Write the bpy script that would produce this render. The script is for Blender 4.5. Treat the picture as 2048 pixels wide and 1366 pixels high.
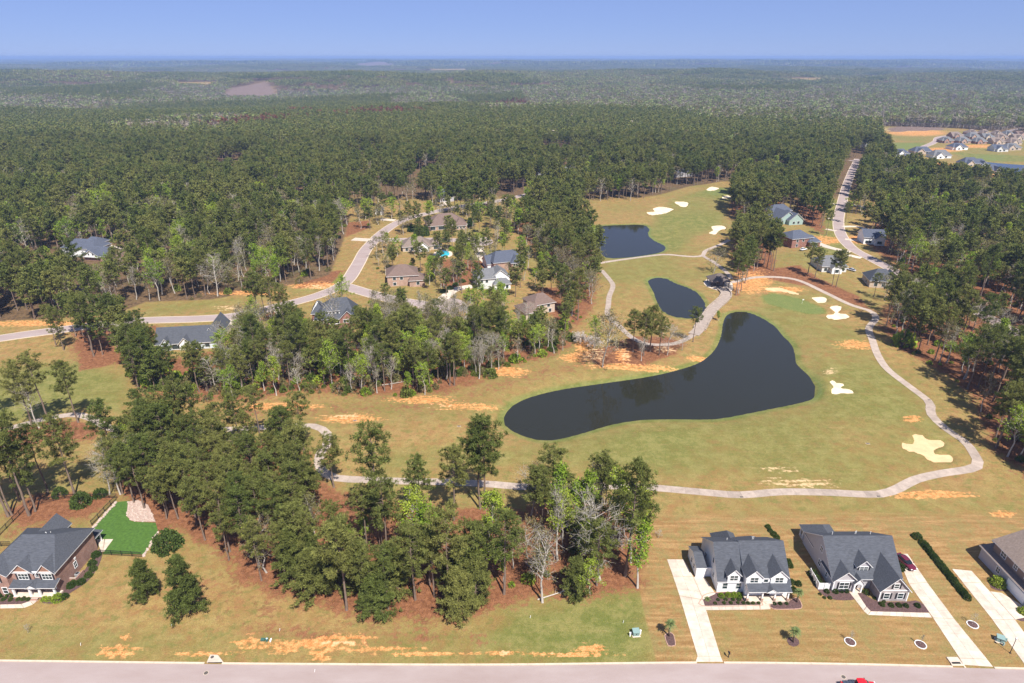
import bpy, bmesh, math, random, time
import numpy as np
from mathutils import Vector, Matrix
from mathutils.geometry import tessellate_polygon
T0 = time.time()
for o in list(bpy.data.objects): bpy.data.objects.remove(o)
SC = bpy.context.scene
COL = SC.collection
R = math.radians

# ------------------------------------------------------------------ camera, sky, sun, exposure
CAM_H, PITCH, FPX = 98.0, R(24.05), 1275.0      # drone height, downward pitch, focal length in photo pixels
cam = bpy.data.cameras.new('camera'); cam.sensor_width = 36.0; cam.lens = FPX / 2048 * 36
cam.clip_start = 1.0; cam.clip_end = 80000.0
camo = bpy.data.objects.new('camera', cam); COL.objects.link(camo)
camo.location = (0, 0, CAM_H); camo.rotation_euler = (R(90) - PITCH, 0, 0)
SC.camera = camo
SUN_TO = Vector((0.30, -0.62, 1.0)).normalized()
SUN_EL = math.asin(SUN_TO.z)
wd = bpy.data.worlds.new('World'); SC.world = wd; wd.use_nodes = True
wn = wd.node_tree; wn.nodes.clear()
wo = wn.nodes.new('ShaderNodeOutputWorld'); bg = wn.nodes.new('ShaderNodeBackground'); sk = wn.nodes.new('ShaderNodeTexSky')
sk.sky_type = 'NISHITA'; sk.sun_disc = False
sk.sun_elevation = SUN_EL; sk.sun_rotation = math.atan2(SUN_TO.x, SUN_TO.y)
sk.altitude = 3000; sk.air_density = 1.0; sk.dust_density = 0.0; sk.ozone_density = 10.0
bg.inputs['Strength'].default_value = 0.070
tn = wn.nodes.new('ShaderNodeVectorMath'); tn.operation = 'MULTIPLY'; tn.inputs[1].default_value = (.70, .68, 1.0)   # even blue cast of the whole sky
wn.links.new(sk.outputs[0], tn.inputs[0]); mx_ = wn.nodes.new('ShaderNodeMix'); mx_.data_type = 'RGBA'; mx_.inputs['Factor'].default_value = .62; mx_.inputs[7].default_value = (2.9, 3.85, 6.3, 1)   # flat blue painted over the sky gradient to even it out
wn.links.new(tn.outputs[0], mx_.inputs[6]); wn.links.new(mx_.outputs[2], bg.inputs[0]); wn.links.new(bg.outputs[0], wo.inputs[0])
sun = bpy.data.lights.new('sun', 'SUN'); sun.energy = 5.0; sun.angle = R(0.53); sun.color = (1.0, 0.955, 0.89)
suno = bpy.data.objects.new('sun', sun); COL.objects.link(suno)
suno.rotation_euler = SUN_TO.to_track_quat('Z', 'Y').to_euler(); suno.location = (60, -120, 200)
SC.view_settings.view_transform = 'Standard'; SC.view_settings.look = 'None'
SC.view_settings.exposure = 0.76; SC.view_settings.gamma = 1.0; SC.view_settings.use_curve_mapping = False
SC.render.engine = 'CYCLES'
SC.cycles.max_bounces = 6; SC.cycles.diffuse_bounces = 3; SC.cycles.glossy_bounces = 2; SC.cycles.transmission_bounces = 3
SC.cycles.volume_bounces = 0; SC.cycles.transparent_max_bounces = 4; SC.cycles.use_denoising = True
SC.cycles.caustics_reflective = False; SC.cycles.caustics_refractive = False

# ------------------------------------------------------------------ helpers
CP, SP = math.cos(PITCH), math.sin(PITCH)
def gnd(x, y, z=0.0):
    """point of the horizontal plane z that lies at photo position x, y"""
    u, v = (x - 1024) / FPX, (683 - y) / FPX
    d = (u, CP + v * SP, -SP + v * CP)
    t = (z - CAM_H) / d[2]
    return (d[0] * t, d[1] * t)
def gl(pts, z=0.0): return [gnd(a, b, z) for a, b in pts]
def proj(X, Y, Z=0.0):
    z = Z - CAM_H
    dep = Y * CP - z * SP; up = Y * SP + z * CP
    return 1024 + FPX * X / dep, 683 - FPX * up / dep

def smooth(a, b, t):
    t = np.clip((t - a) / (b - a), 0, 1); return t * t * (3 - 2 * t)
def _hash(ix, iy, s):
    h = (ix.astype(np.int64) * 374761393 + iy.astype(np.int64) * 668265263 + s * 144269) & 0x7fffffff
    h = ((h ^ (h >> 13)) * 1274126177) & 0x7fffffff
    return ((h ^ (h >> 16)) & 0xffff) / 65535.0
def vnoise(x, y, s=0):
    x = np.asarray(x, float); y = np.asarray(y, float)
    ix = np.floor(x); iy = np.floor(y); fx = x - ix; fy = y - iy
    fx = fx * fx * (3 - 2 * fx); fy = fy * fy * (3 - 2 * fy)
    a = _hash(ix, iy, s); b = _hash(ix + 1, iy, s); c = _hash(ix, iy + 1, s); d = _hash(ix + 1, iy + 1, s)
    return (a * (1 - fx) + b * fx) * (1 - fy) + (c * (1 - fx) + d * fx) * fy
def fbm(x, y, s=0, o=3):
    r = 0; a = 0.5; n = 0
    for i in range(o): r = r + a * vnoise(x * 2 ** i, y * 2 ** i, s + i * 7); n += a; a *= 0.5
    return r / n

def inside(poly, X, Y):
    X = np.asarray(X, float); Y = np.asarray(Y, float); r = np.zeros(X.shape, bool)
    n = len(poly)
    for i in range(n):
        x1, y1 = poly[i]; x2, y2 = poly[(i + 1) % n]
        if y1 == y2: continue
        c = ((Y >= min(y1, y2)) & (Y < max(y1, y2)) & (X < (x2 - x1) * (Y - y1) / (y2 - y1) + x1)); r ^= c
    return r
def segdist(pts, X, Y, closed):
    d = np.full(np.shape(X), 1e18); n = len(pts)
    for i in range(n if closed else n - 1):
        x1, y1 = pts[i]; x2, y2 = pts[(i + 1) % n]; dx, dy = x2 - x1, y2 - y1
        t = np.clip(((X - x1) * dx + (Y - y1) * dy) / max(dx * dx + dy * dy, 1e-9), 0, 1)
        d = np.minimum(d, (X - x1 - t * dx) ** 2 + (Y - y1 - t * dy) ** 2)
    return np.sqrt(d)
def sdf(poly, X, Y, m):
    """signed distance (inside negative) where nearer than m, else m"""
    X = np.asarray(X, float); Y = np.asarray(Y, float); out = np.full(X.shape, float(m))
    P = np.array(poly); b = (X > P[:, 0].min() - m) & (X < P[:, 0].max() + m) & (Y > P[:, 1].min() - m) & (Y < P[:, 1].max() + m)
    if b.any():
        x, y = X[b], Y[b]; d = segdist(poly, x, y, True); d[inside(poly, x, y)] *= -1
        out[b] = np.minimum(d, m)
    return out
def ldist(line, X, Y, m):
    X = np.asarray(X, float); Y = np.asarray(Y, float); out = np.full(X.shape, float(m))
    P = np.array(line); b = (X > P[:, 0].min() - m) & (X < P[:, 0].max() + m) & (Y > P[:, 1].min() - m) & (Y < P[:, 1].max() + m)
    if b.any(): out[b] = np.minimum(segdist(line, X[b], Y[b], False), m)
    return out
def curve(pts, step, closed=False):
    """Catmull-Rom through pts, resampled about every step metres"""
    P = [np.array(p, float) for p in pts]; n = len(P); dense = []
    for i in range(n if closed else n - 1):
        if closed: p0, p1, p2, p3 = P[i - 1], P[i], P[(i + 1) % n], P[(i + 2) % n]
        else: p0, p1, p2, p3 = P[max(i - 1, 0)], P[i], P[i + 1], P[min(i + 2, n - 1)]
        for k in range(12):
            t = k / 12
            dense.append(0.5 * (2 * p1 + (p2 - p0) * t + (2 * p0 - 5 * p1 + 4 * p2 - p3) * t * t + (3 * p1 - p0 - 3 * p2 + p3) * t ** 3))
    if not closed: dense.append(P[-1])
    D = np.array(dense + ([dense[0]] if closed else []))
    L = np.concatenate([[0], np.cumsum(np.linalg.norm(np.diff(D, axis=0), axis=1))])
    k = max(2, int(round(L[-1] / step))); s = np.linspace(0, L[-1], k + 1)
    Q = np.stack([np.interp(s, L, D[:, j]) for j in range(2)], 1)
    return [tuple(q) for q in (Q[:-1] if closed else Q)]

# ---- materials
MATS = {}
def nt(m): return m.node_tree.nodes, m.node_tree.links
def mat(name, col, rough=0.8, var=0.0, scale=1.0, col2=None, bump=0.0, spec=0.3, metal=0.0, coords='Object', stretch=None, coat=0.0, piece=0.0):
    """plain procedural material: base colour broken up by two octaves of noise"""
    if name in MATS: return MATS[name]
    m = bpy.data.materials.new(name); m.use_nodes = True; N, L = nt(m); b = N['Principled BSDF']
    b.inputs['Roughness'].default_value = rough; b.inputs['Specular IOR Level'].default_value = spec; b.inputs['Metallic'].default_value = metal
    b.inputs['Coat Weight'].default_value = coat
    b.inputs['Base Color'].default_value = (*col, 1)
    if var > 0 or col2:
        tc = N.new('ShaderNodeTexCoord'); mp = N.new('ShaderNodeMapping'); L.new(tc.outputs[coords], mp.inputs[0])
        if stretch: mp.inputs['Scale'].default_value = stretch
        nz = N.new('ShaderNodeTexNoise'); nz.inputs['Scale'].default_value = scale; nz.inputs['Detail'].default_value = 6; nz.inputs['Roughness'].default_value = 0.65
        L.new(mp.outputs[0], nz.inputs['Vector'])
        rp = N.new('ShaderNodeValToRGB'); c2 = col2 or tuple(c * (1 - var) for c in col); c1 = tuple(min(1, c * (1 + var * 0.6)) for c in col) if not col2 else col
        rp.color_ramp.elements[0].position = 0.32; rp.color_ramp.elements[1].position = 0.68
        rp.color_ramp.elements[0].color = (*c2, 1); rp.color_ramp.elements[1].color = (*c1, 1)
        L.new(nz.outputs[0], rp.inputs[0]); L.new(rp.outputs[0], b.inputs['Base Color'])
        if piece:      # each laid piece has its own tone
            oi = N.new('ShaderNodeObjectInfo'); mr = N.new('ShaderNodeMapRange'); mr.inputs['To Min'].default_value = 1 - piece; mr.inputs['To Max'].default_value = 1 + piece * .5; L.new(oi.outputs['Random'], mr.inputs['Value'])
            sv = N.new('ShaderNodeVectorMath'); sv.operation = 'SCALE'; L.new(rp.outputs[0], sv.inputs[0]); L.new(mr.outputs[0], sv.inputs['Scale']); L.new(sv.outputs[0], b.inputs['Base Color'])
        if bump:
            bp = N.new('ShaderNodeBump'); bp.inputs['Strength'].default_value = bump; bp.inputs['Distance'].default_value = 0.05
            L.new(nz.outputs[0], bp.inputs['Height']); L.new(bp.outputs[0], b.inputs['Normal'])
    MATS[name] = m; return m

# ---- meshes
def mesh_arrays(name, V, Fq, m, attrs=None, smooth_=False):
    """mesh from numpy vertices and equal-sided faces"""
    V = np.asarray(V, np.float32); Fq = np.asarray(Fq, np.int32); k = Fq.shape[1]
    me = bpy.data.meshes.new(name); me.vertices.add(len(V)); me.vertices.foreach_set('co', V.ravel())
    me.loops.add(Fq.size); me.loops.foreach_set('vertex_index', Fq.ravel())
    me.polygons.add(len(Fq)); me.polygons.foreach_set('loop_start', np.arange(0, Fq.size, k, dtype=np.int32)); me.polygons.foreach_set('loop_total', np.full(len(Fq), k, np.int32))
    if smooth_: me.polygons.foreach_set('use_smooth', np.ones(len(Fq), bool))
    for an, arr in (attrs or {}).items():
        arr = np.asarray(arr, np.float32)
        a = me.attributes.new(an, 'FLOAT' if arr.ndim == 1 else 'FLOAT_COLOR', 'POINT')
        a.data.foreach_set('value' if arr.ndim == 1 else 'color', arr.ravel())
    me.update(calc_edges=True)
    if m: me.materials.append(m)
    return me
class MB:
    """collects polygons and builds ONE mesh object"""
    def __init__(s): s.v = []; s.f = []; s.mi = []
    def poly(s, pts, mi=0):
        n = len(s.v); s.v += [tuple(p) for p in pts]; s.f.append(tuple(range(n, n + len(pts)))); s.mi.append(mi)
    def box(s, x0, x1, y0, y1, z0, z1, mi=0):
        n = len(s.v); s.v += [(x0, y0, z0), (x1, y0, z0), (x1, y1, z0), (x0, y1, z0), (x0, y0, z1), (x1, y0, z1), (x1, y1, z1), (x0, y1, z1)]
        for f in ((0, 3, 2, 1), (4, 5, 6, 7), (0, 1, 5, 4), (1, 2, 6, 5), (2, 3, 7, 6), (3, 0, 4, 7)): s.f.append(tuple(n + i for i in f)); s.mi.append(mi)
    def prism(s, poly, z0, z1, mi=0):
        """upright prism over a plan polygon (counter-clockwise); z0, z1 numbers or per-vertex lists"""
        k = len(poly); n = len(s.v)
        z0 = z0 if hasattr(z0, '__len__') else [z0] * k; z1 = z1 if hasattr(z1, '__len__') else [z1] * k
        s.v += [(p[0], p[1], z) for p, z in zip(poly, z0)] + [(p[0], p[1], z) for p, z in zip(poly, z1)]
        for i in range(k): j = (i + 1) % k; s.f.append((n + i, n + j, n + k + j, n + k + i)); s.mi.append(mi)
        if k <= 4:
            s.f.append(tuple(n + k + i for i in range(k))); s.mi.append(mi)
            s.f.append(tuple(n + i for i in reversed(range(k)))); s.mi.append(mi)
        else:
            for t in tessellate_polygon([[Vector((p[0], p[1], 0)) for p in poly]]):
                a, b, c = t; A, B, C = poly[a], poly[b], poly[c]
                if (B[0] - A[0]) * (C[1] - A[1]) - (B[1] - A[1]) * (C[0] - A[0]) < 0: b, c = c, b
                s.f.append((n + k + a, n + k + b, n + k + c)); s.mi.append(mi)
                s.f.append((n + a, n + c, n + b)); s.mi.append(mi)
    def tube(s, pts, rad, sides=6, mi=0, cap=True):
        n = len(s.v); P = [Vector(p) for p in pts]; k = len(P)
        for i, p in enumerate(P):
            d = (P[min(i + 1, k - 1)] - P[max(i - 1, 0)]).normalized(); a = d.orthogonal().normalized(); b = d.cross(a); r = rad[i] if hasattr(rad, '__len__') else rad
            for j in range(sides):
                t = 2 * math.pi * j / sides; s.v.append(tuple(p + (a * math.cos(t) + b * math.sin(t)) * r))
        for i in range(k - 1):
            for j in range(sides):
                j2 = (j + 1) % sides; s.f.append((n + i * sides + j, n + i * sides + j2, n + (i + 1) * sides + j2, n + (i + 1) * sides + j)); s.mi.append(mi)
        if cap:
            s.f.append(tuple(n + (k - 1) * sides + j for j in range(sides))); s.mi.append(mi)
            s.f.append(tuple(n + j for j in reversed(range(sides)))); s.mi.append(mi)
    def mesh(s, name, mats, smooth_=False):
        me = bpy.data.meshes.new(name); me.from_pydata(s.v, [], s.f)
        for m in (mats if isinstance(mats, (list, tuple)) else [mats]): me.materials.append(m)
        me.polygons.foreach_set('material_index', s.mi)
        if smooth_: me.polygons.foreach_set('use_smooth', [True] * len(s.f))
        me.update(); return me
    def build(s, name, mats, parent=None, smooth_=False, bevel=0.0):
        o = link(name, s.mesh(name, mats, smooth_), parent)
        if bevel:
            b = o.modifiers.new('bevel', 'BEVEL'); b.width = bevel; b.segments = 2; b.limit_method = 'ANGLE'
        return o
def link(name, data, parent=None, loc=None, rz=0.0):
    o = bpy.data.objects.new(name, data); COL.objects.link(o)
    if parent: o.parent = parent
    if loc: o.location = loc
    if rz: o.rotation_euler = (0, 0, rz)
    return o
def tag(o, label=None, cat=None, group=None, kind=None):
    if label: o['label'] = label
    if cat: o['category'] = cat
    if group: o['group'] = group
    if kind: o['kind'] = kind
    return o
def thing(name, label, cat, loc=(0, 0, 0), rz=0.0, group=None):
    return tag(link(name, None, None, loc, rz), label, cat, group)
def copy_tree(o, parent=None):
    c = o.copy(); COL.objects.link(c); c.parent = parent
    for ch in list(o.children): copy_tree(ch, c)
    return c
# ------------------------------------------------------------------ layout (photo positions turned into ground plans)
def zoom(ox, oy, s, pts): return [(ox + a / s, oy + b / s) for a, b in pts]
PONDS = [  # name, outline, water level
 ('long_pond', [(1010,850),(1008,835),(1025,812),(1060,795),(1120,780),(1200,768),(1290,755),(1350,742),(1400,725),(1430,700),(1443,672),(1447,645),(1455,630),(1480,623),(1510,630),(1545,650),(1565,672),(1583,690),(1590,712),(1592,728),(1610,745),(1630,765),(1636,783),(1625,798),(1590,808),(1540,818),(1490,828),(1430,838),(1350,838),(1280,840),(1220,850),(1170,865),(1120,878),(1085,881),(1050,873),(1025,862)], -1.0),
 ('middle_pond', [(1297,562),(1310,556),(1330,557),(1350,567),(1380,578),(1400,592),(1408,608),(1412,622),(1405,632),(1385,636),(1350,633),(1325,620),(1315,600),(1305,580)], -0.7),
 ('far_pond', [(1150,458),(1168,455),(1200,452),(1250,450),(1285,450),(1298,458),(1295,468),(1305,480),(1325,490),(1330,497),(1320,505),(1280,512),(1240,516),(1210,514),(1195,495),(1180,475)], -0.8),
 ('lake', [(1950,322),(1990,326),(2048,330),(2200,336),(2200,356),(2048,347),(1990,339),(1955,331)], -0.8)]
PONDS = [(n, curve(gl(p, z), 4.0, True), z) for n, p, z in PONDS]
Z8 = (1500, 700, 3.737); Z6 = (1100, 360, 3.413)
BUNK = [
 zoom(*Z8, [(1205,620),(1290,630),(1330,665),(1440,670),(1465,720),(1400,740),(1385,770),(1500,775),(1525,800),(1520,845),(1400,845),(1320,820),(1290,785),(1170,755),(1125,720),(1125,685),(1215,690)]),
 zoom(*Z8, [(585,208),(660,245),(720,250),(720,265),(690,285),(770,295),(778,330),(690,325),(650,340),(605,325),(600,290),(615,270),(585,235)]),
 zoom(*Z6, [(1910,850),(1960,845),(2000,855),(1990,880),(1975,895),(2030,905),(2055,925),(2020,940),(1930,945),(1885,925),(1890,905),(1930,905),(1940,885),(1910,870)]),
 zoom(*Z6, [(1785,790),(1885,788),(1892,825),(1830,830),(1795,808)]),
 zoom(*Z6, [(1460,728),(1560,720),(1640,742),(1707,762),(1690,777),(1600,757),(1500,748)]),
 zoom(*Z6, [(655,220),(710,215),(700,195),(760,182),(845,198),(822,215),(790,230),(720,241),(680,240)]),
 zoom(*Z6, [(848,150),(940,153),(937,182),(900,187)]),
 zoom(*Z6, [(1065,62),(1100,40),(1157,50),(1130,66),(1090,71)]),
 zoom(*Z6, [(1172,114),(1215,103),(1240,118),(1185,129)]),
 zoom(*Z6, [(1100,310),(1175,303),(1207,325),(1160,340),(1130,367),(1082,355),(1110,335)])]
BUNK_LAB = ['large lobed sand bunker inside the bend of the cart path, nearest the houses', 'sand bunker close to the right end of the long pond',
 'hourglass shaped white bunker right of the putting green', 'small oval white bunker behind the right end of the putting green', 'long thin tan bunker behind the putting green',
 'widest white bunker above the far pond', 'small bunker just above the widest far bunker', 'bunker at the top end of the far hole', 'small bunker half hidden by pines at the far green', 'forked white bunker right of the far fairway beside the pines']
BUNK = [curve(gl(p), 1.2, True) for p in BUNK]
PATHS = {
 'main': [(-220,930),(-60,885),(0,862),(40,850),(100,835),(150,828),(185,836),(215,852),(260,862),(330,862),(450,858),(540,855),(600,852),(635,855),(655,870),(655,890),(640,910),(640,935),(665,955),(720,960),(800,963),(900,965),(1000,970),(1040,974),(1150,972),(1280,974),(1400,984),(1480,990),(1560,984),(1650,985),(1750,989),(1790,980),(1830,960),(1880,948),(1935,940),(1956,930),(1950,912),(1930,885),(1890,858),(1862,830),(1858,805),(1820,775),(1775,740),(1755,710),(1745,680),(1738,655),(1752,635),(1740,620),(1700,607),(1650,583),(1600,560),(1560,553),(1510,553),(1475,560),(1445,566)],
 'bridge': [(1428,566),(1452,584),(1446,598),(1428,614),(1412,634),(1400,655),(1387,668)],
 'west': [(1203,540),(1218,558),(1226,572),(1219,590),(1217,606),(1216,628),(1235,645),(1265,675),(1300,690),(1352,687),(1387,668)],
 'dam': [(1196,527),(1240,520),(1290,512),(1330,508),(1380,512),(1405,510),(1412,500),(1440,488),(1458,478)],
 'pavilion': [(1405,510),(1430,525),(1455,545),(1462,556)]}
PATHS = {k: curve(gl(p), 3.4) for k, p in PATHS.items()}
ROADS = {  # centre line, width, has slabs
 'west': ([(-500,760),(-80,690),(0,676),(120,661),(270,643),(400,636),(480,628),(560,610),(640,588),(690,565),(715,530),(735,495),(765,465),(800,442),(850,427),(920,413),(1000,402),(1060,388),(1130,372),(1200,358)], 6.6),
 'north_court': ([(742,480),(790,479),(860,478),(955,481)], 7.0),
 'south_court': ([(690,572),(740,588),(800,602),(884,613)], 7.0),
 'east': ([(1716,318),(1704,343),(1692,375),(1683,410),(1677,440),(1682,468),(1702,495),(1740,516),(1790,541),(1840,564),(1900,592),(1990,640),(2100,700)], 6.2),
 'far_east': ([(1700,322),(1760,318),(1830,300),(1870,283),(1880,272),(1930,266),(2000,262),(2048,244),(2100,225)], 7.0)}
ROADS = {k: (curve(gl(p), 4.0), w) for k, (p, w) in ROADS.items()}
COURTS = [(gnd(955, 482), 10.5), (gnd(884, 612), 10.5)]
KERB = curve(gl([(-900,1312),(-300,1317),(0,1320),(400,1325),(640,1327),(1000,1328),(1390,1324),(1700,1327),(2048,1336),(2400,1345),(3000,1360)]), 4.0)

# woods: (outline of trunk feet, spacing keep probability, mix) ; kinds P tall pine, Y full young pine, G green broadleaf, B bare, O budding olive
W1 = [(-700,300),(700,430),(690,470),(670,520),(660,548),(600,565),(520,580),(420,598),(290,603),(240,625),(100,640),(0,642),(-700,750)]
W2 = [(150,655),(262,650),(262,690),(250,720),(160,724),(140,690)]
W3 = [(262,705),(330,718),(430,700),(470,668),(560,650),(600,672),(720,672),(760,625),(850,645),(930,655),(1010,650),(1060,645),(1120,645),(1150,655),(1145,690),(1100,715),(1010,735),(970,762),(900,785),(800,795),(700,790),(600,785),(480,800),(390,800),(280,790),(255,740)]
W4 = [(1050,430),(1165,430),(1180,470),(1200,510),(1196,560),(1185,610),(1160,650),(1122,640),(1132,580),(1100,540),(1060,490),(1020,450)]
W5 = [(700,430),(1050,430),(1060,490),(1132,600),(1060,645),(760,640),(700,580),(745,500)]
W6 = [(1470,385),(1560,380),(1572,420),(1562,447),(1490,447),(1458,427)]
W7 = [(1468,470),(1495,455),(1530,472),(1550,520),(1548,542),(1500,552),(1478,590),(1466,588),(1470,540),(1462,510)]
W8 = [(1735,392),(1800,358),(1880,374),(1960,382),(2048,387),(2900,430),(2900,1150),(2065,965),(1990,905),(1962,850),(1945,790),(1893,748),(1805,702),(1765,660),(1768,612),(1812,596),(1850,585),(1830,563),(1790,527),(1745,497),(1715,472),(1745,446),(1870,446),(1870,420),(1705,390)]
W9 = [(1600,345),(1668,350),(1650,400),(1648,468),(1622,455),(1600,440),(1592,400)]
F1 = [(245,1000),(300,1078),(350,1060),(400,1088),(450,1110),(470,1165),(560,1195),(650,1218),(720,1240),(905,1243),(1000,1215),(1080,1195),(1200,1192),(1285,1182),(1288,1100),(1270,1012),(1180,1006),(1090,1006),(1000,1020),(900,1012),(800,1006),(690,985),(640,965),(620,905),(540,880),(480,885),(400,880),(330,880),(260,890),(235,950)]
OPEN_FAR = [  # no trees although beyond the neighbourhood
 [(1160,432),(1168,418),(1250,405),(1320,392),(1380,372),(1440,362),(1485,362),(1492,375),(1457,388),(1452,450),(1440,520),(1200,540),(1205,500)],
 [(1765,247),(1900,249),(2048,262),(2300,285),(2300,400),(2048,386),(1960,381),(1880,373),(1800,352),(1775,325),(1758,275)],
 [(446,179),(460,175),(535,172),(556,180),(520,185),(452,187)], [(505,392),(555,388),(560,402),(510,408)], [(1650,219),(1690,222),(1710,228),(1660,226)],
 [(700,131),(790,130),(800,135),(705,137)], [(860,139),(930,138),(936,143),(865,144)], [(1180,151),(1260,150),(1266,155),(1185,156)], [(330,171),(430,170),(434,175),(335,176)], [(560,153),(660,151),(664,155),(565,157)], [(1560,163),(1660,161),(1664,166),(1566,167)], [(1890,198),(1960,190),(1985,192),(1900,204)], [(760,405),(860,405),(850,420),(800,432),(760,428)]]
GLADES = [[(-50,565),(110,500),(248,505),(250,572),(120,582),(0,585)], [(300,650),(440,645),(448,730),(310,736)], [(612,655),(715,655),(722,708),(622,712)], [(770,575),(850,570),(855,605),(775,610)], [(950,575),(1022,572),(1030,602),(955,606)], [(618,960),(720,960),(740,1060),(645,1078)]]
MIX = {'P': (.84,.06,.04,.02,.04), 'M': (.44,.04,.19,.12,.21), 'D': (.20,.02,.22,.31,.25), 'S': (.56,.06,.18,.08,.12)}

# ------------------------------------------------------------------ ground height
def hills(X, Y):
    d = np.hypot(X, Y); m = smooth(900, 1700, d)
    h = (fbm(X / 1100 + 3.1, Y / 650 + 1.7, 5, 3) - 0.48) * 105 + (fbm(X / 5200 + 9.1, Y / 3000 + 4.2, 9, 2) - 0.5) * 40 * smooth(2500, 7000, d)
    return m * np.clip(h, -28, 46)
def relief(X, Y):
    m = smooth(120, 165, Y) * (1 - smooth(700, 1100, np.hypot(X, Y)))
    return m * ((fbm(X / 55 + 7, Y / 48 + 2, 21, 2) - 0.5) * 1.7) + hills(X, Y)
BUNKZ = [float(relief(np.array([np.mean([p[0] for p in b])]), np.array([np.mean([p[1] for p in b])]))[0]) for b in BUNK]
def height(X, Y):
    X = np.asarray(X, float); Y = np.asarray(Y, float); z = relief(X, Y)
    for n, p, lv in PONDS:
        s = sdf(p, X, Y, 14.0); k = np.clip(s / 11, 0, 1)
        z = np.where(s < 0, lv + np.maximum(s * 0.35, -1.6), np.where(s < 14, lv + (z - lv) * (1 - (1 - k) ** 2), z))
    for b, hb in zip(BUNK, BUNKZ):
        s = sdf(b, X, Y, 6.0)
        z = np.where(s < 0, hb + np.maximum(s * 0.9, -0.75), np.where(s < 6, hb + 0.22 * (1 - smooth(0, 2.5, s)) + (z - hb) * smooth(0, 6, s), z))
    return z
def hz(x, y): return float(height(np.array([x]), np.array([y]))[0])
def on(x, y, dz=0.0): return (x, y, hz(x, y) + dz)

def axis(a, b, st, far, gr):
    r = list(np.arange(a, b, st)); s = st
    while r[-1] < far: s *= gr; r.append(r[-1] + s)
    return r
ax = axis(0, 175, 1.25, 30000, 1.032); gx = np.array([-v for v in ax[:0:-1]] + ax)
gy = np.array([-3000, -1200, -500, -200, -80, -20, 20, 40, 52] + axis(58, 560, 1.25, 30000, 1.032))
GX, GY = np.meshgrid(gx, gy); GZ = height(GX, GY)
# ---- what covers the ground: masks with their own outlines, refined by noise in the material
PX, PY = proj(GX, np.maximum(GY, 30.0), 0.0); front = GY > 55
def pm(poly, soft):      # mask of a photo-position outline laid on the ground, soft edge in metres
    return 1 - smooth(-soft, soft, sdf(gl(poly), GX, GY, soft * 2 + 1))
def pe(cx, cy, rx, ry): return .92 * np.clip(1.15 - ((PX - cx) / rx / 1.45) ** 2 - ((PY - cy) / ry / 1.45) ** 2, 0, 1) * front
straw = np.zeros(GX.shape)
for poly, s in ((W2, 6), (W3, 8), (W4, 7), (W6, 8), (W7, 5), (W8, 7), (W9, 7), (F1, 5.5)): straw = np.maximum(straw, pm(poly, s))
for poly in ([(-200,850),(60,850),(120,835),(200,850),(190,880),(100,882),(0,900),(-200,930)], [(0,1030),(60,990),(130,985),(236,990),(185,1030),(100,1044),(40,1054)],
             [(1215,690),(1260,672),(1340,672),(1372,690),(1350,712),(1280,736),(1230,730),(1190,735),(1165,705)], [(1500,540),(1600,530),(1640,556),(1720,590),(1742,620),(1690,600),(1620,572),(1540,558)],
             [(880,520),(1000,520),(1012,558),(960,575),(880,572)], [(690,445),(740,440),(735,458),(690,475)], [(580,545),(690,540),(660,570),(590,575)],
             [(1080,575),(1150,575),(1170,600),(1120,640),(1060,600)], [(150,690),(265,690),(280,720),(160,740)], [(255,660),(315,650),(320,690),(260,700)], [(520,625),(600,615),(620,640),(540,650)]):
    straw = np.maximum(straw, pm(poly, 3.5))
straw = np.maximum(straw, 0.55 * pm([(380,850),(480,800),(880,795),(1010,745),(1120,725),(1180,700),(1200,740),(1100,762),(1000,795),(880,828),(700,838),(520,846)], 12))
straw = np.maximum(straw, 0.55 * pm([(0,1040),(190,1030),(180,1052),(60,1072),(0,1085)], 3)); straw = np.maximum(straw, 0.60 * pm([(470,1235),(700,1255),(930,1258),(1010,1285),(820,1300),(600,1296),(480,1280)], 4)); straw = np.maximum(straw, 0.42 * pm([(380,1120),(470,1165),(700,1245),(460,1240),(330,1200)], 4))
clay = np.zeros(GX.shape); pale = np.zeros(GX.shape)
for e in ((620,1290,110,12),(690,1272,60,8),(235,1305,50,13),(400,1306,70,4),(860,1306,100,4),(520,1300,50,6),(480,1285,30,6),(250,1275,14,10),(560,1295,45,13),(640,1312,22,14),(760,1300,90,7),(1010,1304,60,6),(1120,1309,110,8),(1180,1301,28,14),(1500,562,42,22),(1245,712,16,22),(1170,700,22,30),
          (1865,990,100,9),(2005,1028,30,7),(700,838,60,10),(560,812,90,8),(840,800,70,8),(1710,690,40,10),(1570,578,45,6),(640,570,60,7),(60,648,110,6),(1640,480,50,10),(1720,478,30,10),(1015,745,40,10),(930,815,60,8),(1260,735,90,6),(1400,715,30,5),(510,1268,40,5),(500,585,80,5),(1835,262,66,8),(1905,342,36,6),(1870,330,40,5),(1950,350,60,6),(1880,300,50,5),(1960,292,60,4),(1160,715,40,12),(1825,840,20,8)):
    clay = np.maximum(clay, pe(*e))
for e in ((680,1287,45,9),(1600,967,80,10),(1545,962,30,8),(1010,1303,14,10),(1250,715,10,18),(1115,1305,30,7),(690,833,40,6),(640,572,40,5),(455,614,30,6),(1330,700,30,8),(880,815,40,5),(1660,745,14,8),(1190,710,30,20),(1560,940,40,8),(1800,256,70,5)):
    pale = np.maximum(pale, .8 * pe(*e))
green = 0.46 * fbm(GX / 38, GY / 30, 41, 3) + 0.16
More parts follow.
